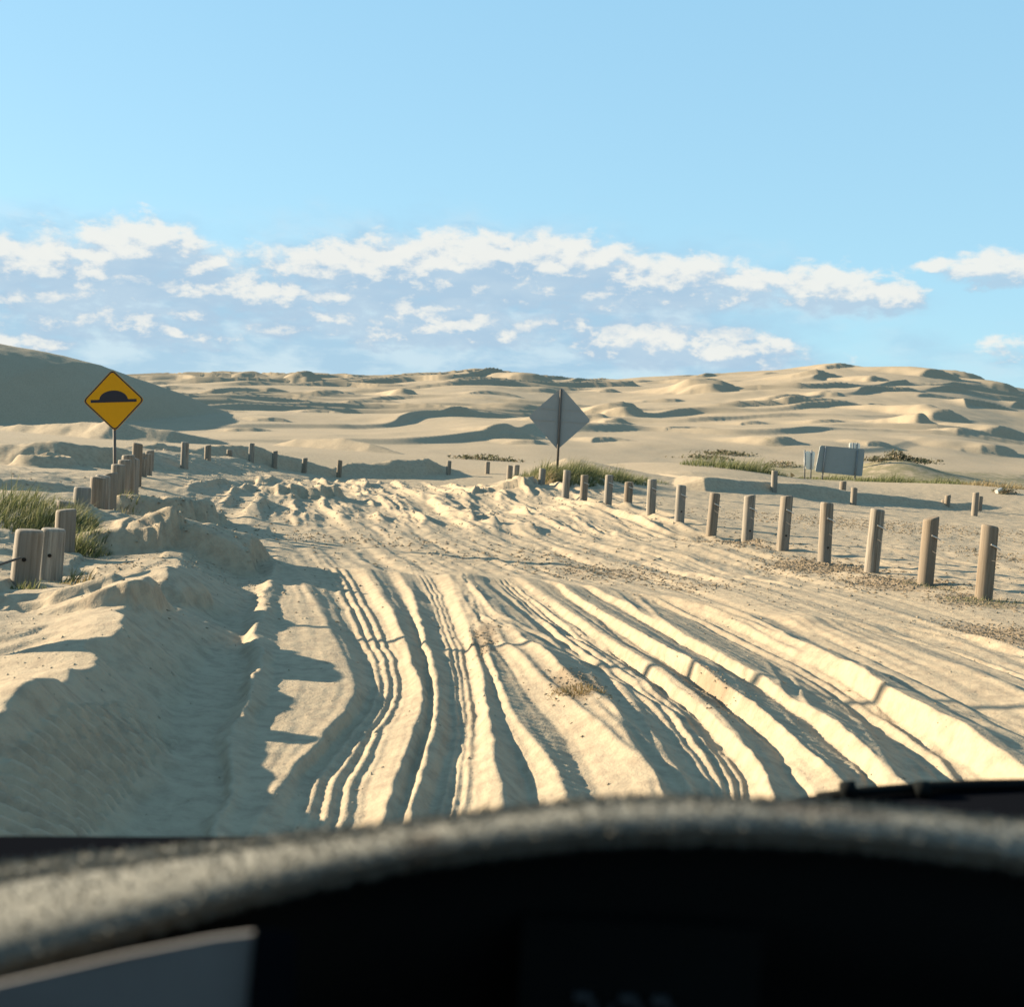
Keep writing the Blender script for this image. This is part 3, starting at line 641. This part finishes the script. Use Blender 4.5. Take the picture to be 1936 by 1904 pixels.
for i, (px, by, ty, Y, lb) in enumerate(((192, 985, 899, 15.5, 'post squeezed between the wide grey post and the post with a hole'), (231, 984, 869, 17.5, 'post wedged left of the rightmost tall post of the close row'), (249, 950, 866, 20.5, 'post half hidden behind the rightmost tall post of the close row'), (268, 908, 866, 25, 'low grey post touching the post right of the hump sign pole'))):
    post(px, by, ty, Y, lb, 'timber posts of the left fence', .2, 160 + i, None, False, .8)
FAR = [(262, 905, 858, 25, 'short post half hidden behind the close row of left posts'), (297, 880, 850, 38, 'second low post right of the hump sign, before the shaded bank'), (313, 876, 849, 40, 'third low post right of the hump sign, before the shaded bank'),
 (348, 886, 836, 33, 'tall brown post standing alone before the shaded bank'), (392, 880, 842, 38, 'brown post midway along the shaded bank'), (433, 868, 850, 45.4, 'stubby post on the left crest of the shaded bank'),
 (475, 863, 838, 46.0, 'post on the highest point of the shaded bank crest'), (519, 868, 853, 47.0, 'little post top on the falling crest right of the highest post'), (575, 881, 866, 48.2, 'little post top low on the falling bank crest'),
 (641, 889, 870, 49.8, 'lone post in the dip of the shaded bank crest'), (848, 890, 871, 53.8, 'small post near the right end of the shaded bank'), (921, 898, 873, 54.5, 'dark post at the right foot of the shaded bank'),
 (963, 903, 880, 43, 'pale lit post left of its twin near the grass mound'), (975, 903, 879, 42, 'pale lit post right of its twin near the grass mound'), (281, 895, 852, 30, 'leaning post beside the sunlit sand block on the left')]
for i, (px, by, ty, Y, lb) in enumerate(FAR): post(px, by, ty, Y, lb, 'timber posts of the far fence', .22, 70 + i)
F2 = [(1463, 928, 890, 40.2, 'post at the left end of the second right fence, below the info board'), (1593, 926, 910, 46, 'small post just right under the big info board'), (1613, 957, 922, 40.8, 'dark post of the second right fence by the shaded bank'),
 (1699, 927, 913, 58, 'tiny pale post in the sand right of the info board'), (1790, 959, 936, 45, 'small post left of the dark post pair on the right'), (1784, 959, 944, 45.4, 'stub post leaning on the small right post'),
 (1842, 975, 931, 42, 'tall dark post of the pair at the right bank'), (1851, 960, 938, 45, 'pale post right behind the tall dark right post')]
for i, (px, by, ty, Y, lb) in enumerate(F2): post(px, by, ty, Y, lb, 'timber posts of the second right fence', .22 if i != 1 else .26, 100 + i)
# posts of the left fence that stand beside the vehicle, only their shadows reach the picture
for i, (x, y, h) in enumerate(((-3.3, 6.6, .62), (-3.25, 5.4, .55))):
    o = link('fence_post', post_mesh(.1, h, 130 + i), M['wood']); o.location = (x, y, hpt(x, y) - .02)
    tag(o, f'timber post on the left bank just outside the frame, {"farther" if i == 0 else "nearer"} one', 'fence post', 'timber posts of the left fence')
# a tall marker pole farther left on the bank, outside the frame, throws the long thin shadow over the ruts
mp = link('marker_pole', tube_pts([(0, 0, -.4), (.02, 0, 1.6), (.06, 0, 3.3)], .045, 10), M['rust'], None, True); mp.location = (-8.0, 11.6, hpt(-8.0, 11.6))
tag(mp, 'tall thin marker pole on the left bank outside the frame, whose shadow crosses the ruts', 'pole')
# slack wire through the right fence
pts = []
for a, b in zip(rp, rp[1:12]):
    pa = a.location + Vector((.02, -.11, .74 * .62)); pb = b.location + Vector((.02, -.11, .74 * .62))
    for t in (0, .2, .4, .6, .8): p = pa.lerp(pb, t); p.z -= .10 * 4 * t * (1 - t); pts.append(p)
p0 = pts[0]; ext = [p0 + Vector((.9, -1.0, -.10)), p0 + Vector((.45, -.5, -.08))]
w_ = link('fence_wire', tube_pts(ext + pts, .0022, 6), M['rust'], None, True); tag(w_, 'slack thin wire strung along the right timber posts', 'wire')
pa = at(45, 1052, 8.75) + Vector((.02, -.1, 0)); pc = at(-120, 1095, 8.2)
w_ = link('fence_wire', tube_pts([pc, pc.lerp(pa, .5) - Vector((0, 0, .02)), pa], .010, 6), M['rust'], None, True); tag(w_, 'rusty wire running left out of frame from the nearest left post', 'wire')

# ------------------------------------------------------------------ signs
def diamond(h, r): return rounded([(0, -h), (h, 0), (0, h), (-h, 0)], r)
def hump_sign():
    Y = 18.3; c = at(215, 757, Y); base = at(221, 890, Y); bz = hpt(base.x, Y)
    hd = 58.5 * Y / FPX
    root = empty('road_hump_sign', (base.x, Y, bz)); tag(root, 'yellow diamond road sign with black hump symbol on a leaning pole', 'road sign')
    L = Vector((c.x - base.x, 0, c.z - bz))
    link('pole', tube_pts([(-.0, .03, -.4), (L.x * .98, .03, L.z - hd * .2)], .024, 10), M['rust'], root, True)
    til = R(-4.5)
    def face(name, pts, y0, y1, mat, par=root):
        o = link(name, prism(pts, y0, y1), mat, par); o.location = L if par is root else (0, 0, 0); o.rotation_euler = (0, til, 0) if par is root else (0, 0, 0); return o
    p = face('sign_panel', diamond(hd, .07), -.004, .0, M['yellow'])
    outer = diamond(hd * .985, .065); inner = diamond(hd * .93, .055)
    bm = bmesh.new(); va = [bm.verts.new((x, -.0065, z)) for x, z in outer]; vb = [bm.verts.new((x, -.0065, z)) for x, z in inner]
    n = len(va)
    for i in range(n): bm.faces.new((va[i], va[(i + 1) % n], vb[(i + 1) % n], vb[i]))
    me = bpy.data.meshes.new('m'); bm.to_mesh(me); bm.free(); link('border_line', me, M['black'], p)
    s = hd
    hump = [(-.74 * s, -.06 * s), (.74 * s, -.06 * s), (.74 * s, .03 * s), (.5 * s, .03 * s)]
    hump += [(.46 * s * math.cos(a), .02 * s + .30 * s * math.sin(a)) for a in np.linspace(.06, math.pi - .06, 18)] + [(-.5 * s, .03 * s), (-.74 * s, .03 * s)]
    link('hump_symbol', prism(hump, -.0075, -.0045), M['black'], p)
    for z in (.35, -.35): k = link('bracket', prism(rounded([(-.2, -.02), (.2, -.02), (.2, .02), (-.2, .02)], .008), .004, .02), M['steel'], p); k.location = (0, 0, z * s)
hump_sign()
def back_sign():
    Y = 36.5; c = at(1058, 791, Y); base = at(1054, 880, Y); bz = hpt(base.x, Y)
    hd = 59 * Y / FPX
    root = empty('diamond_sign', (base.x, Y, bz)); tag(root, 'grey back of a diamond road sign above the tall grass mound', 'road sign')
    L = Vector((c.x - base.x, 0, c.z - bz))
    p = link('sign_panel', prism(diamond(hd, .09), .0, .006), M['alu'], root); p.location = L + Vector((0, .06, 0)); p.rotation_euler = (0, R(.6), 0)
    link('pole', tube_pts([(0, 0, -.4), L + Vector((L.x * .2, 0, hd * .93))], .04, 12), M['rust'], root, True)
    for z, wd in ((.30, .62), (-.08, .9)):
        k = link('bracket', prism([(-wd * hd, -.02), (wd * hd, -.02), (wd * hd, .02), (-wd * hd, .02)], -.012, -.0), M['alu'], p); k.location = (0, 0, z * hd)
back_sign()
def board(name, label, corners, Y, mat, poles, thick=.06, rim=None):
    q = [at(px, py, Y) for px, py in corners]
    c = sum(q, Vector()) / 4
    bz = hpt(c.x, Y)
    root = empty(name, (c.x, Y, bz)); tag(root, label, 'sign board')
    pts = rounded([(p.x - c.x, p.z - bz) for p in q], .14)
    p = link('board_panel', prism(pts, 0, thick), mat, root)
    for (ax, ay, bx, by, r) in poles:
        a, b = at(ax, ay, Y), at(bx, by, Y); zb = min(b.z, hpt(b.x, Y)) - .2
        link('pole', tube_pts([(a.x - c.x, -.03 - r, a.z - bz), (b.x - c.x, -.03 - r, zb - bz)], r, 10), M['steel'], root, True)
board('info_board', 'large grey sign board seen from behind on two steel poles among dune grass', [(1551, 842), (1635, 849), (1630, 901), (1541, 892)], 74, M['dkgrey'], [(1561, 844, 1553, 908, .05), (1621, 851, 1615, 905, .05)], .08, True)
board('small_board', 'narrow white sign board left of the large grey board', [(1522, 853), (1541, 854), (1538, 888), (1523, 887)], 76, M['white'], [(1521, 851, 1521, 903, .05), (1534, 851, 1532, 907, .05)])
board('small_board', 'white sign board whose top shows behind the large grey board', [(1606, 837), (1626, 838), (1625, 870), (1605, 869)], 84, M['white'], [(1612, 837, 1611, 905, .05), (1620, 837, 1619, 905, .05)])

# ------------------------------------------------------------------ grass and shrubs
def blades(n, rx, ry, h, seed, wind=(.5, -.1), wd=.007, dense=.5, zf=None, hv=.45):
    rng = np.random.default_rng(seed)
    a = rng.uniform(0, 2 * np.pi, n); q = rng.uniform(0, 1, n) ** dense
    bx, by = np.cos(a) * q * rx, np.sin(a) * q * ry
    L = h * (1 - hv * rng.uniform(0, 1, n)) * (1 - .75 * q * q) * (.55 + .9 * (fbm(bx / rx * 2.2 + seed, by / ry * 2.2, seed, 2) + .5))
    out = .35 * q; dx = np.cos(a) * out + wind[0] + rng.normal(0, .28, n); dy = np.sin(a) * out + wind[1] + rng.normal(0, .28, n)
    bz = zf(bx, by) if zf is not None else np.zeros(n)
    V, T = [], []; px_, py_ = -dy, dx
    pl = np.hypot(px_, py_) + 1e-6; px_, py_ = px_ / pl, py_ / pl
    # blades face the open side in part
    ang = rng.uniform(0, 2 * np.pi, n); px_ = .5 * px_ + .8 * np.cos(ang); py_ = .5 * py_ + .4 * np.sin(ang)
    rows = 4
    for k in range(rows):
        t = k / (rows - 1); s = t * L
        cx = bx + dx * L * .75 * t ** 1.8; cy = by + dy * L * .75 * t ** 1.8
        cz_ = bz + s * (1 - .33 * t * np.minimum(np.hypot(dx, dy), 1.2))
        w = wd * (1 - t * .92)
        V.append(np.stack([cx - px_ * w, cy - py_ * w, cz_], 1)); V.append(np.stack([cx + px_ * w, cy + py_ * w, cz_], 1))
        T += [np.clip(rng.uniform(0, 1, n) * .15 + .0 + t * .25, 0, 1)] * 2
    tint0 = rng.uniform(0, .75, n)
    V = np.concatenate(V); T = np.concatenate([np.clip(x + tint0, 0, 1) for x in T])
    F = []
    i = np.arange(n)
    for k in range(rows - 1):
        o = 2 * k * n; F.append(np.stack([o + i, o + n + i, o + 3 * n + i, o + 2 * n + i], 1))
    me = mesh_np('blades', V, np.concatenate(F))
    at2 = me.attributes.new('tint', 'FLOAT', 'POINT'); at2.data.foreach_set('value', T.astype(np.float32))
    return me
def tussock(px, py, Y, rx, ry, h, n, label, mat='grass', seed=0, wd=.008, wind=(.45, -.1), name='grass_tussock', cat='grass tussock', group=None, dense=.5):
    p = at(px, py, Y); z0 = hpt(p.x, p.y)
    zf = lambda bx, by: height(p.x + bx, p.y + by) - z0 - .02
    o = link(name, blades(n, rx, ry, h, seed, wind, wd, dense, zf), M[mat]); o.location = (p.x, p.y, z0)
    if name != 'grass_tussock': return tag(o, label, None, None, 'stuff')
    return tag(o, label, cat, group)
G1 = 'grass tussocks on the dunes'
tussock(15, 1010, 13.2, .95, .9, .44, 2300, 'large green grass tussock at the left frame edge behind the posts', seed=1, group=G1, wd=.007)
tussock(110, 1000, 12.8, .45, .5, .42, 900, 'dark green grass tussock between the brown post and the close row', seed=2, group=G1)
tussock(158, 1040, 12.0, .28, .3, .32, 500, 'leafy green tussock tight against the right of the brown left post', seed=3, group=G1)
tussock(150, 1090, 9.8, .18, .2, .24, 160, 'small pale green tuft just right of the short pale left post', seed=4, group=G1, wind=(.6, -.2))
tussock(160, 1110, 9.4, .3, .2, .12, 260, 'low yellow dry tuft on the sand right of the short pale left post', 'dry', seed=5, group=G1)
tussock(60, 1120, 8.6, .16, .1, .15, 90, 'thin wiry tuft at the foot of the nearest left post', seed=6, group=G1)
tussock(235, 985, 16.6, .25, .2, .22, 120, 'small sprig at the foot of the close row of left posts', seed=7, group=G1)
tussock(1050, 905, 36.4, 1.5, 1.2, .75, 2600, 'tall windswept grass tussock under the grey diamond sign', seed=8, group=G1, wd=.012)
tussock(1130, 905, 38.5, 1.7, 1.2, .55, 2200, 'greener lower tussock right of the tall one under the grey sign', seed=9, group=G1, wd=.012)
tussock(1020, 905, 35.5, .8, .6, .45, 900, 'dry straw coloured tussock at the left edge of the grass mound', 'dry', seed=10, group=G1, wd=.011)
tussock(1195, 918, 40, 1.3, 1.0, .3, 500, 'low sparse grass trailing right from the grass mound', seed=11, group=G1, wd=.012)
tussock(1385, 905, 56, 2.6, 1.6, .9, 1300, 'broad pale green tussock left of the info boards', seed=12, group=G1, wd=.02)
tussock(1585, 904, 78, 3.0, 1.2, .5, 900, 'bright green grass directly under the large grey board', seed=13, group=G1, wd=.02)
tussock(1690, 910, 66, 2.2, 1.6, .7, 1100, 'wide green tussock right of the large grey board', seed=14, group=G1, wd=.02)
tussock(1790, 918, 60, 1.7, 1.4, .5, 600, 'flat straw and green tussock near the right frame edge', seed=15, group=G1, wd=.02)
tussock(1885, 922, 58, 1.8, 1.2, .5, 700, 'brownish grass clump at the far right beside the dark shrubs', 'dry', seed=16, group=G1, wd=.02)
tussock(1900, 1148, 13.0, 1.0, .4, .09, 900, 'short green weeds round the foot of the nearest right post', seed=17, name='weed_patch', cat='weeds', wd=.005)
tussock(1770, 1118, 14.2, .7, .35, .08, 500, 'short olive weeds round the foot of the second right post', seed=18, name='weed_patch', cat='weeds', wd=.005)
tussock(1092, 1318, 7.0, .22, .20, .075, 700, 'dead leafy plant lying on the sand mound between the ruts', 'dry', seed=19, name='dead_plant', cat='plant', wd=.006, wind=(-.2, -.6))
tussock(905, 1190, 10.3, .30, .22, .03, 300, 'scatter of dead stalks at the top of the sand mound', 'dry', seed=20, name='dead_plant', cat='plant', wd=.005, wind=(-.2, -.6))
def shrub(px, py, Y, r, h, n, label, seed):
    p = at(px, py, Y); z0 = hpt(p.x, p.y); rng = np.random.default_rng(seed)
    d = rng.normal(0, 1, (n, 3)); d /= np.linalg.norm(d, axis=1)[:, None]
    q = d * rng.uniform(.4, 1, n)[:, None] ** .5 * np.array([r, r * .8, h * .6]); q[:, 2] = np.abs(q[:, 2]) * 1.5 * (1 - .3 * rng.uniform(0, 1, n))
    q[:, :2] *= 1 + .3 * rng.normal(0, 1, (n, 1))
    s = .06 * r ** .5; V = (q[:, None, :] + rng.normal(0, s, (n, 3, 3))).reshape(-1, 3)
    me = mesh_np('leaves', V, np.arange(3 * n).reshape(-1, 3))
    a = me.attributes.new('tint', 'FLOAT', 'POINT'); a.data.foreach_set('value', np.repeat(rng.uniform(0, 1, n), 3).astype(np.float32))
    root = empty('dune_shrub', (p.x, p.y, z0 - .05)); tag(root, label, 'shrub', 'shrubs on the sand')
    link('foliage', me, M['shrub'], root)
    for k in range(3): link('stem', tube_pts([(0, 0, -.1), (r * .4 * math.cos(k * 2.1), r * .4 * math.sin(k * 2.1), h * .7)], .02, 5), M['twig'], root)
for i, (px, py, Y, r, h, n, lb) in enumerate([(1695, 868, 85, 1.0, 1.0, 500, 'dark pointed shrub on the hummock right of the info board'), (1720, 878, 85, 2.0, .5, 500, 'low dark shrub spreading right of the pointed one'), (1665, 882, 85, 1.6, .4, 400, 'low brown shrub on the hummock left slope'),
  (1905, 925, 52, .45, .5, 260, 'dark shrub pair member nearer the frame edge at far right'), (1893, 927, 52.5, .4, .35, 200, 'small dark shrub with the pale log at far right'), (1375, 852, 100, 2.2, .5, 400, 'reddish low shrub on the dune slope left of the boards'), (1480, 870, 90, 1.5, .6, 300, 'olive shrub left of the narrow white board'),
  (1340, 862, 95, 2.4, .4, 300, 'flat dark shrub at the dune foot left of the reddish one'), (915, 868, 70, 2.2, .4, 400, 'flat dark shrub on the sand above the end of the shaded bank'), (1800, 905, 66, 1.6, .5, 300, 'brown shrub among the grass near the right edge'), (1430, 885, 75, 2.2, .4, 350, 'sparse olive shrub midway to the info boards')]):
    shrub(px, py, Y, r, h, n, lb, 200 + i)
p0, p1 = at(1884, 930, 52), at(1900, 927, 52.3)
lg = link('driftwood_log', tube_pts([p0, p0.lerp(p1, .5) + Vector((0, 0, .06)), p1], .10, 8), M['rope']); tag(lg, 'pale driftwood log in front of the dark shrubs at far right', 'log')
# loose dry bits lying in drifts
def litter():
    rng = np.random.default_rng(5); pr = np.where(GY < 30, deb, 0) * (np.abs(np.degrees(np.arctan2(GX, GY))) < 27.5) * (GY > 4)
    wgt = (np.clip(pr - .08, 0, 1) ** 2.0 + .004 * (GY < 24) * (GY > 4) * (np.abs(np.degrees(np.arctan2(GX, GY))) < 27.5)) * (GX ** 2 + GY ** 2)
    ids = rng.choice(len(GX), 10000, p=wgt / wgt.sum())
    P0 = np.stack([GX[ids], GY[ids], GZ[ids]], 1); P0[:, :2] += rng.normal(0, .03, (len(ids), 2)); P0[:, 2] = height(P0[:, 0], P0[:, 1])
    n = len(ids); s = rng.uniform(.005, .019, n) * np.clip(P0[:, 1] / 10, .7, 1.8)
    th = rng.uniform(0, 6.28, n); el = rng.uniform(.4, 2.2, n)
    A = np.stack([np.cos(th), np.sin(th), 0 * th], 1) * (s * el)[:, None]; B = np.stack([-np.sin(th), np.cos(th), 0 * th], 1) * (s * .45)[:, None]
    up = np.zeros((n, 3)); up[:, 2] = s * .8
    V = np.stack([P0 - A - B, P0 + A - B, P0 + B, P0 + up + A * .2], 1).reshape(-1, 3); V[:, 2] -= .001
    b = np.arange(n)[:, None] * 4
    F = np.concatenate([b + [0, 1, 3], b + [1, 2, 3], b + [2, 0, 3]])
    o = link('dry_litter', mesh_np('litter', V, F), M['twig']); tag(o, 'brown dry seaweed and twig litter strewn over the sand', kind='stuff')
litter()
def clods():
    rng = np.random.default_rng(31)
    vis = np.abs(np.degrees(np.arctan2(GX, GY))) < 27.5
    nz = fbm(GX * 1.1, GY * .7, 91, 3)
    near = vis * (GY > 4.2) * (GY < 17) * np.clip(nz + .12, 0, 1) ** 1.5 * (1 + 3 * (GX < -.16 * GY - .6))
    far = vis * (GY > 17) * (GY < 44) * (GX > -.3 * GY + .5) * (GX < 4.5) * .10
    wgt = (near + far) * (GX ** 2 + GY ** 2)
    ids = rng.choice(len(GX), 9000, p=wgt / wgt.sum()); n = len(ids)
    P0 = np.stack([GX[ids], GY[ids], GZ[ids]], 1); P0[:, :2] += rng.normal(0, .04, (n, 2)); P0[:, 2] = height(P0[:, 0], P0[:, 1])
    s = .004 + .012 * rng.uniform(0, 1, n) ** 3; s = s * np.clip(P0[:, 1] / 8, .8, 3.2)
    base = np.array([[1, 0, 0], [0, 1, 0], [-1, 0, 0], [0, -1, 0], [0, 0, .8]], float)
    V = P0[:, None, :] + base[None] * s[:, None, None] * rng.uniform(.6, 1.4, (n, 5, 3)) + rng.normal(0, .2, (n, 5, 3)) * s[:, None, None]
    V[:, :, 2] -= .15 * s[:, None]
    b = np.arange(n)[:, None] * 5
    F = np.concatenate([b + [0, 1, 4], b + [1, 2, 4], b + [2, 3, 4], b + [3, 0, 4]])
    o = link('sand_clods', mesh_np('clods', V.reshape(-1, 3), F), M['sand']); tag(o, 'small crumbs and clods of sand lying along the ruts and the left bank', kind='stuff')
clods()

# ------------------------------------------------------------------ the vehicle one looks out of
car = empty('car', (0, 0, 0)); tag(car, 'dark interior and bonnet edge of the vehicle the view looks out from', 'car')
def sheet(cols, thick=None):             # cols: list of rows of points
    bm = bmesh.new(); g = [[bm.verts.new(p) for p in r_] for r_ in cols]
    for a, b in zip(g, g[1:]):
        for i in range(len(a) - 1): bm.faces.new((a[i], a[i + 1], b[i + 1], b[i]))
    bmesh.ops.recalc_face_normals(bm, faces=bm.faces)
    me = bpy.data.meshes.new('m'); bm.to_mesh(me); bm.free(); return me
XS = np.linspace(-500, 2500, 70)
TOPC = [(-500, 1715), (0, 1643), (400, 1603), (700, 1572), (1000, 1532), (1150, 1516), (1300, 1511), (1500, 1519), (1700, 1533), (1936, 1556), (2500, 1640)]
LOWC = [(-500, 1980), (0, 1832), (200, 1772), (400, 1712), (600, 1660), (800, 1618), (1000, 1592), (1150, 1576), (1400, 1574), (1600, 1584), (1800, 1606), (1936, 1628), (2500, 1730)]
def cv(c, x): return float(np.interp(x, [a for a, b in c], [b for a, b in c]))
def smooth_cv(c, x): return sum(cv(c, x + d) for d in (-90, -45, 0, 45, 90)) / 5
rows = []
for x in XS:
    lo, hi = smooth_cv(LOWC, x) - 6, smooth_cv(TOPC, x) + 16
    Yt = .78; a = at(x, hi, Yt); b = at(x, lo, .60)
    # the mat rolls over the hood: near lip, crown, away down behind
    rows.append([b + Vector((0, .03, -.007)), b + Vector((0, .006, -.005)), b, b.lerp(a, .35) + Vector((0, 0, .008)), b.lerp(a, .7) + Vector((0, 0, .008)), a, a + Vector((0, .08, -.016)), a + Vector((0, .2, -.075))])
mat_me = sheet(rows)
def mat_fur():
    m, w, b = material('pale_fleece', .95, .05)
    tc = w.add('ShaderNodeTexCoord').outputs['Object']
    n = w.noise(tc, 90, 3, .5); n2 = w.noise(w.vmath('MULTIPLY', tc, (1, .25, 1)), 14, 3, .5)
    c = w.mix(w.remap(n, .3, .7), (.155, .148, .124, 1), (.178, .171, .146, 1)); c = w.mix(w.remap(n2, .62, .72, 0, .6), c, (.085, .065, .05, 1))
    w.put(b.inputs['Base Color'], c); return m
M['fleece'] = mat_fur()
dm = link('dashboard_mat', mat_me, M['fleece'], None, True); tag(dm, 'pale fluffy mat draped over the dark instrument hood in the foreground', 'dashboard mat')
def fibres():
    rng = np.random.default_rng(9); tri = []; V = []
    nr_, nk = len(rows), 8
    P_ = np.array([[list(p) for p in r_] for r_ in rows])
    n = 30000
    i = rng.uniform(0, nr_ - 1.001, n); j = rng.uniform(0, 6.4, n)
    j[:9000] = rng.uniform(0, 1.6, 9000); j[9000:16000] = rng.uniform(4.2, 6, 7000)
    ii, jj = i.astype(int), j.astype(int); fi, fj = (i - ii)[:, None], (j - jj)[:, None]
    A = P_[ii, jj] * (1 - fi) * (1 - fj) + P_[ii + 1, jj] * fi * (1 - fj) + P_[ii, jj + 1] * (1 - fi) * fj + P_[ii + 1, jj + 1] * fi * fj
    du = P_[ii + 1, jj] - P_[ii, jj]; dv = P_[ii, jj + 1] - P_[ii, jj]; nn = np.cross(du, dv); nn /= np.linalg.norm(nn, axis=1)[:, None]
    nn *= np.sign(nn[:, 2:3] + 1e-9) * np.where(j[:, None] < 1, np.sign(nn[:, 2:3] + 1e-9), 1)
    dirn = nn * .8 + rng.normal(0, .75, (n, 3)); dirn[j < 1.2] += np.array([0, -.6, -1.2]); dirn /= np.linalg.norm(dirn, axis=1)[:, None]
    L = (rng.uniform(.003, .008, n) * np.where((j > 1.6) & (j < 4.2), .6, 1))[:, None]; s = np.cross(dirn, [0, 1, 0]); s /= np.linalg.norm(s, axis=1)[:, None] + 1e-6; s *= .0009
    V = np.stack([A - s, A + s, A + dirn * L], 1).reshape(-1, 3)
    return mesh_np('fibres', V, np.arange(3 * n).reshape(-1, 3))
fb = link('fleece_pile', fibres(), M['fleece'], dm); fb['kind'] = 'stuff'
# instrument hood under the mat and the dark dash below it
hood = []
for x in XS:
    lo = smooth_cv(LOWC, x) - 10; b = at(x, lo, .60); c = at(x, smooth_cv(TOPC, x), .78)
    hood.append([b + Vector((0, .16, -.45)), b + Vector((0, .06, -.10)), b + Vector((0, .012, -.012)), b.lerp(c, .5) + Vector((0, .01, -.012)), c + Vector((0, .02, -.014)), c + Vector((0, .22, -.10)), c + Vector((0, .30, -.5))])
link('instrument_hood', sheet(hood), M['plastic'], car, True)
# grey side panel at the lower left and its dark edge
q = [at(-300, 1925, .545), at(0, 1862, .55), at(230, 1808, .555), at(400, 1775, .56), at(478, 1765, .56), at(458, 1990, .55), at(440, 2150, .54), at(-300, 2300, .53)]
ctr = sum(q, Vector()) / len(q)
bm = bmesh.new(); f1 = [bm.verts.new(p) for p in q]; f2 = [bm.verts.new(p + Vector((0, .003, 0))) for p in q]; bm.faces.new(f1); bm.faces.new(f2[::-1])
for i in range(len(q)): bm.faces.new((f1[i], f1[i - 1], f2[i - 1], f2[i]))
bmesh.ops.recalc_face_normals(bm, faces=bm.faces); me2 = bpy.data.meshes.new('m'); bm.to_mesh(me2); bm.free()
link('dash_panel', me2, M['grey_plastic'], car)
q = [at(486, 1762, .555), at(560, 1772, .575), at(545, 2150, .56), at(452, 2150, .535)]
bm = bmesh.new(); f1 = [bm.verts.new(p) for p in q]; f2 = [bm.verts.new(p + Vector((0, .003, 0))) for p in q]; bm.faces.new(f1); bm.faces.new(f2[::-1])
for i in range(4): bm.faces.new((f1[i], f1[i - 1], f2[i - 1], f2[i]))
bmesh.ops.recalc_face_normals(bm, faces=bm.faces); me2 = bpy.data.meshes.new('m'); bm.to_mesh(me2); bm.free()
link('dash_trim', me2, M['bonnet'], car)
# clock readout, unlit, cut by the bottom of the frame
def seg_digit(ch):
    S = {'2': 'abged', '3': 'abgcd'}[ch]; w, h, t = .5, 1.0, .13; out = []
    box = {'a': (0, h - t, w, h), 'd': (0, 0, w, t), 'g': (0, h / 2 - t / 2, w, h / 2 + t / 2), 'b': (w - t, h / 2, w, h), 'c': (w - t, 0, w, h / 2), 'e': (0, 0, t, h / 2), 'f': (0, h / 2, t, h)}
    return [box[s] for s in S]
dc = at(1085, 1920, .62); disp = link('clock_display', prism([(-.03, -.03), (.10, -.03), (.10, .05), (-.03, .05)], .004, .012), M['plastic'], car); disp.location = dc
xo = 0
for ch in '2:33':
    bxs = [(0.05, .2, .17, .33), (.05, .62, .17, .75)] if ch == ':' else seg_digit(ch)
    bm = bmesh.new()
    for x0, z0, x1, z1 in bxs:
        g = .024
        vs = [bm.verts.new(((xo + x) * g, y, z * g - .013)) for y in (0, .003) for x, z in ((x0, z0), (x1, z0), (x1, z1), (x0, z1))]
        for f in ((0, 1, 2, 3), (7, 6, 5, 4), (0, 4, 5, 1), (1, 5, 6, 2), (2, 6, 7, 3), (3, 7, 4, 0)): bm.faces.new([vs[i] for i in f])
    bmesh.ops.recalc_face_normals(bm, faces=bm.faces)
    me2 = bpy.data.meshes.new('m'); bm.to_mesh(me2); bm.free(); link('digit' if ch != ':' else 'colon', me2, M['digit'], disp)
    xo += .3 if ch == ':' else .72
# bonnet and cowl ahead of the glass
bon = []
for x in np.linspace(-700, 2600, 50):
    ye = cv([(-700, 1600), (0, 1581), (300, 1583), (560, 1581), (700, 1590), (1000, 1600), (1350, 1560), (1480, 1512), (1600, 1497), (1760, 1484), (1936, 1476), (2600, 1500)], x)
    e = at(x, ye, 1.55); bon.append([e + Vector((0, -.65, .0)) - Vector((0, 0, .03)), e + Vector((0, -.3, -.015)), e, e + Vector((0, .03, -.03)), e + Vector((0, .06, -.5))])
link('bonnet', sheet(bon), M['bonnet'], car, True)
wp = [at(x, y, 1.52) for x, y in ((1545, 1509), (1640, 1497), (1760, 1488), (1860, 1484), (1990, 1482))]
link('wiper_arm', tube_pts(wp, .007, 8), M['plastic'], car, True)
for x0 in (1590, 1730): link('wiper_clip', tube_pts([at(x0, 1494, 1.51), at(x0 + 26, 1492, 1.51)], .011, 8), M['plastic'], car, True)
# cabin shell round the viewer: roof, doors below the windows, rear
def boxm(x0, x1, y0, y1, z0, z1):
    bm = bmesh.new(); vs = [bm.verts.new((x, y, z)) for z in (z0, z1) for x, y in ((x0, y0), (x1, y0), (x1, y1), (x0, y1))]
    for f in ((3, 2, 1, 0), (4, 5, 6, 7), (0, 1, 5, 4), (1, 2, 6, 5), (2, 3, 7, 6), (3, 0, 4, 7)): bm.faces.new([vs[i] for i in f])
    me = bpy.data.meshes.new('m'); bm.to_mesh(me); bm.free(); return me
link('roof', boxm(-1.25, .5, -1.9, .12, 1.68, 1.74), M['liner'], car)
link('rear_wall', boxm(-1.25, .5, -1.9, -1.85, .5, 1.68), M['liner'], car)
link('floor_pan', boxm(-1.25, .5, -1.85, .9, .42, .5), M['liner'], car)
for x in (-1.25, .46): link('door', boxm(x, x + .04, -1.85, .9, .5, 1.18), M['liner'], car)
for x in (-1.25, .46): link('seat_pillar', boxm(x, x + .04, -1.0, -.8, 1.18, 1.68), M['liner'], car)
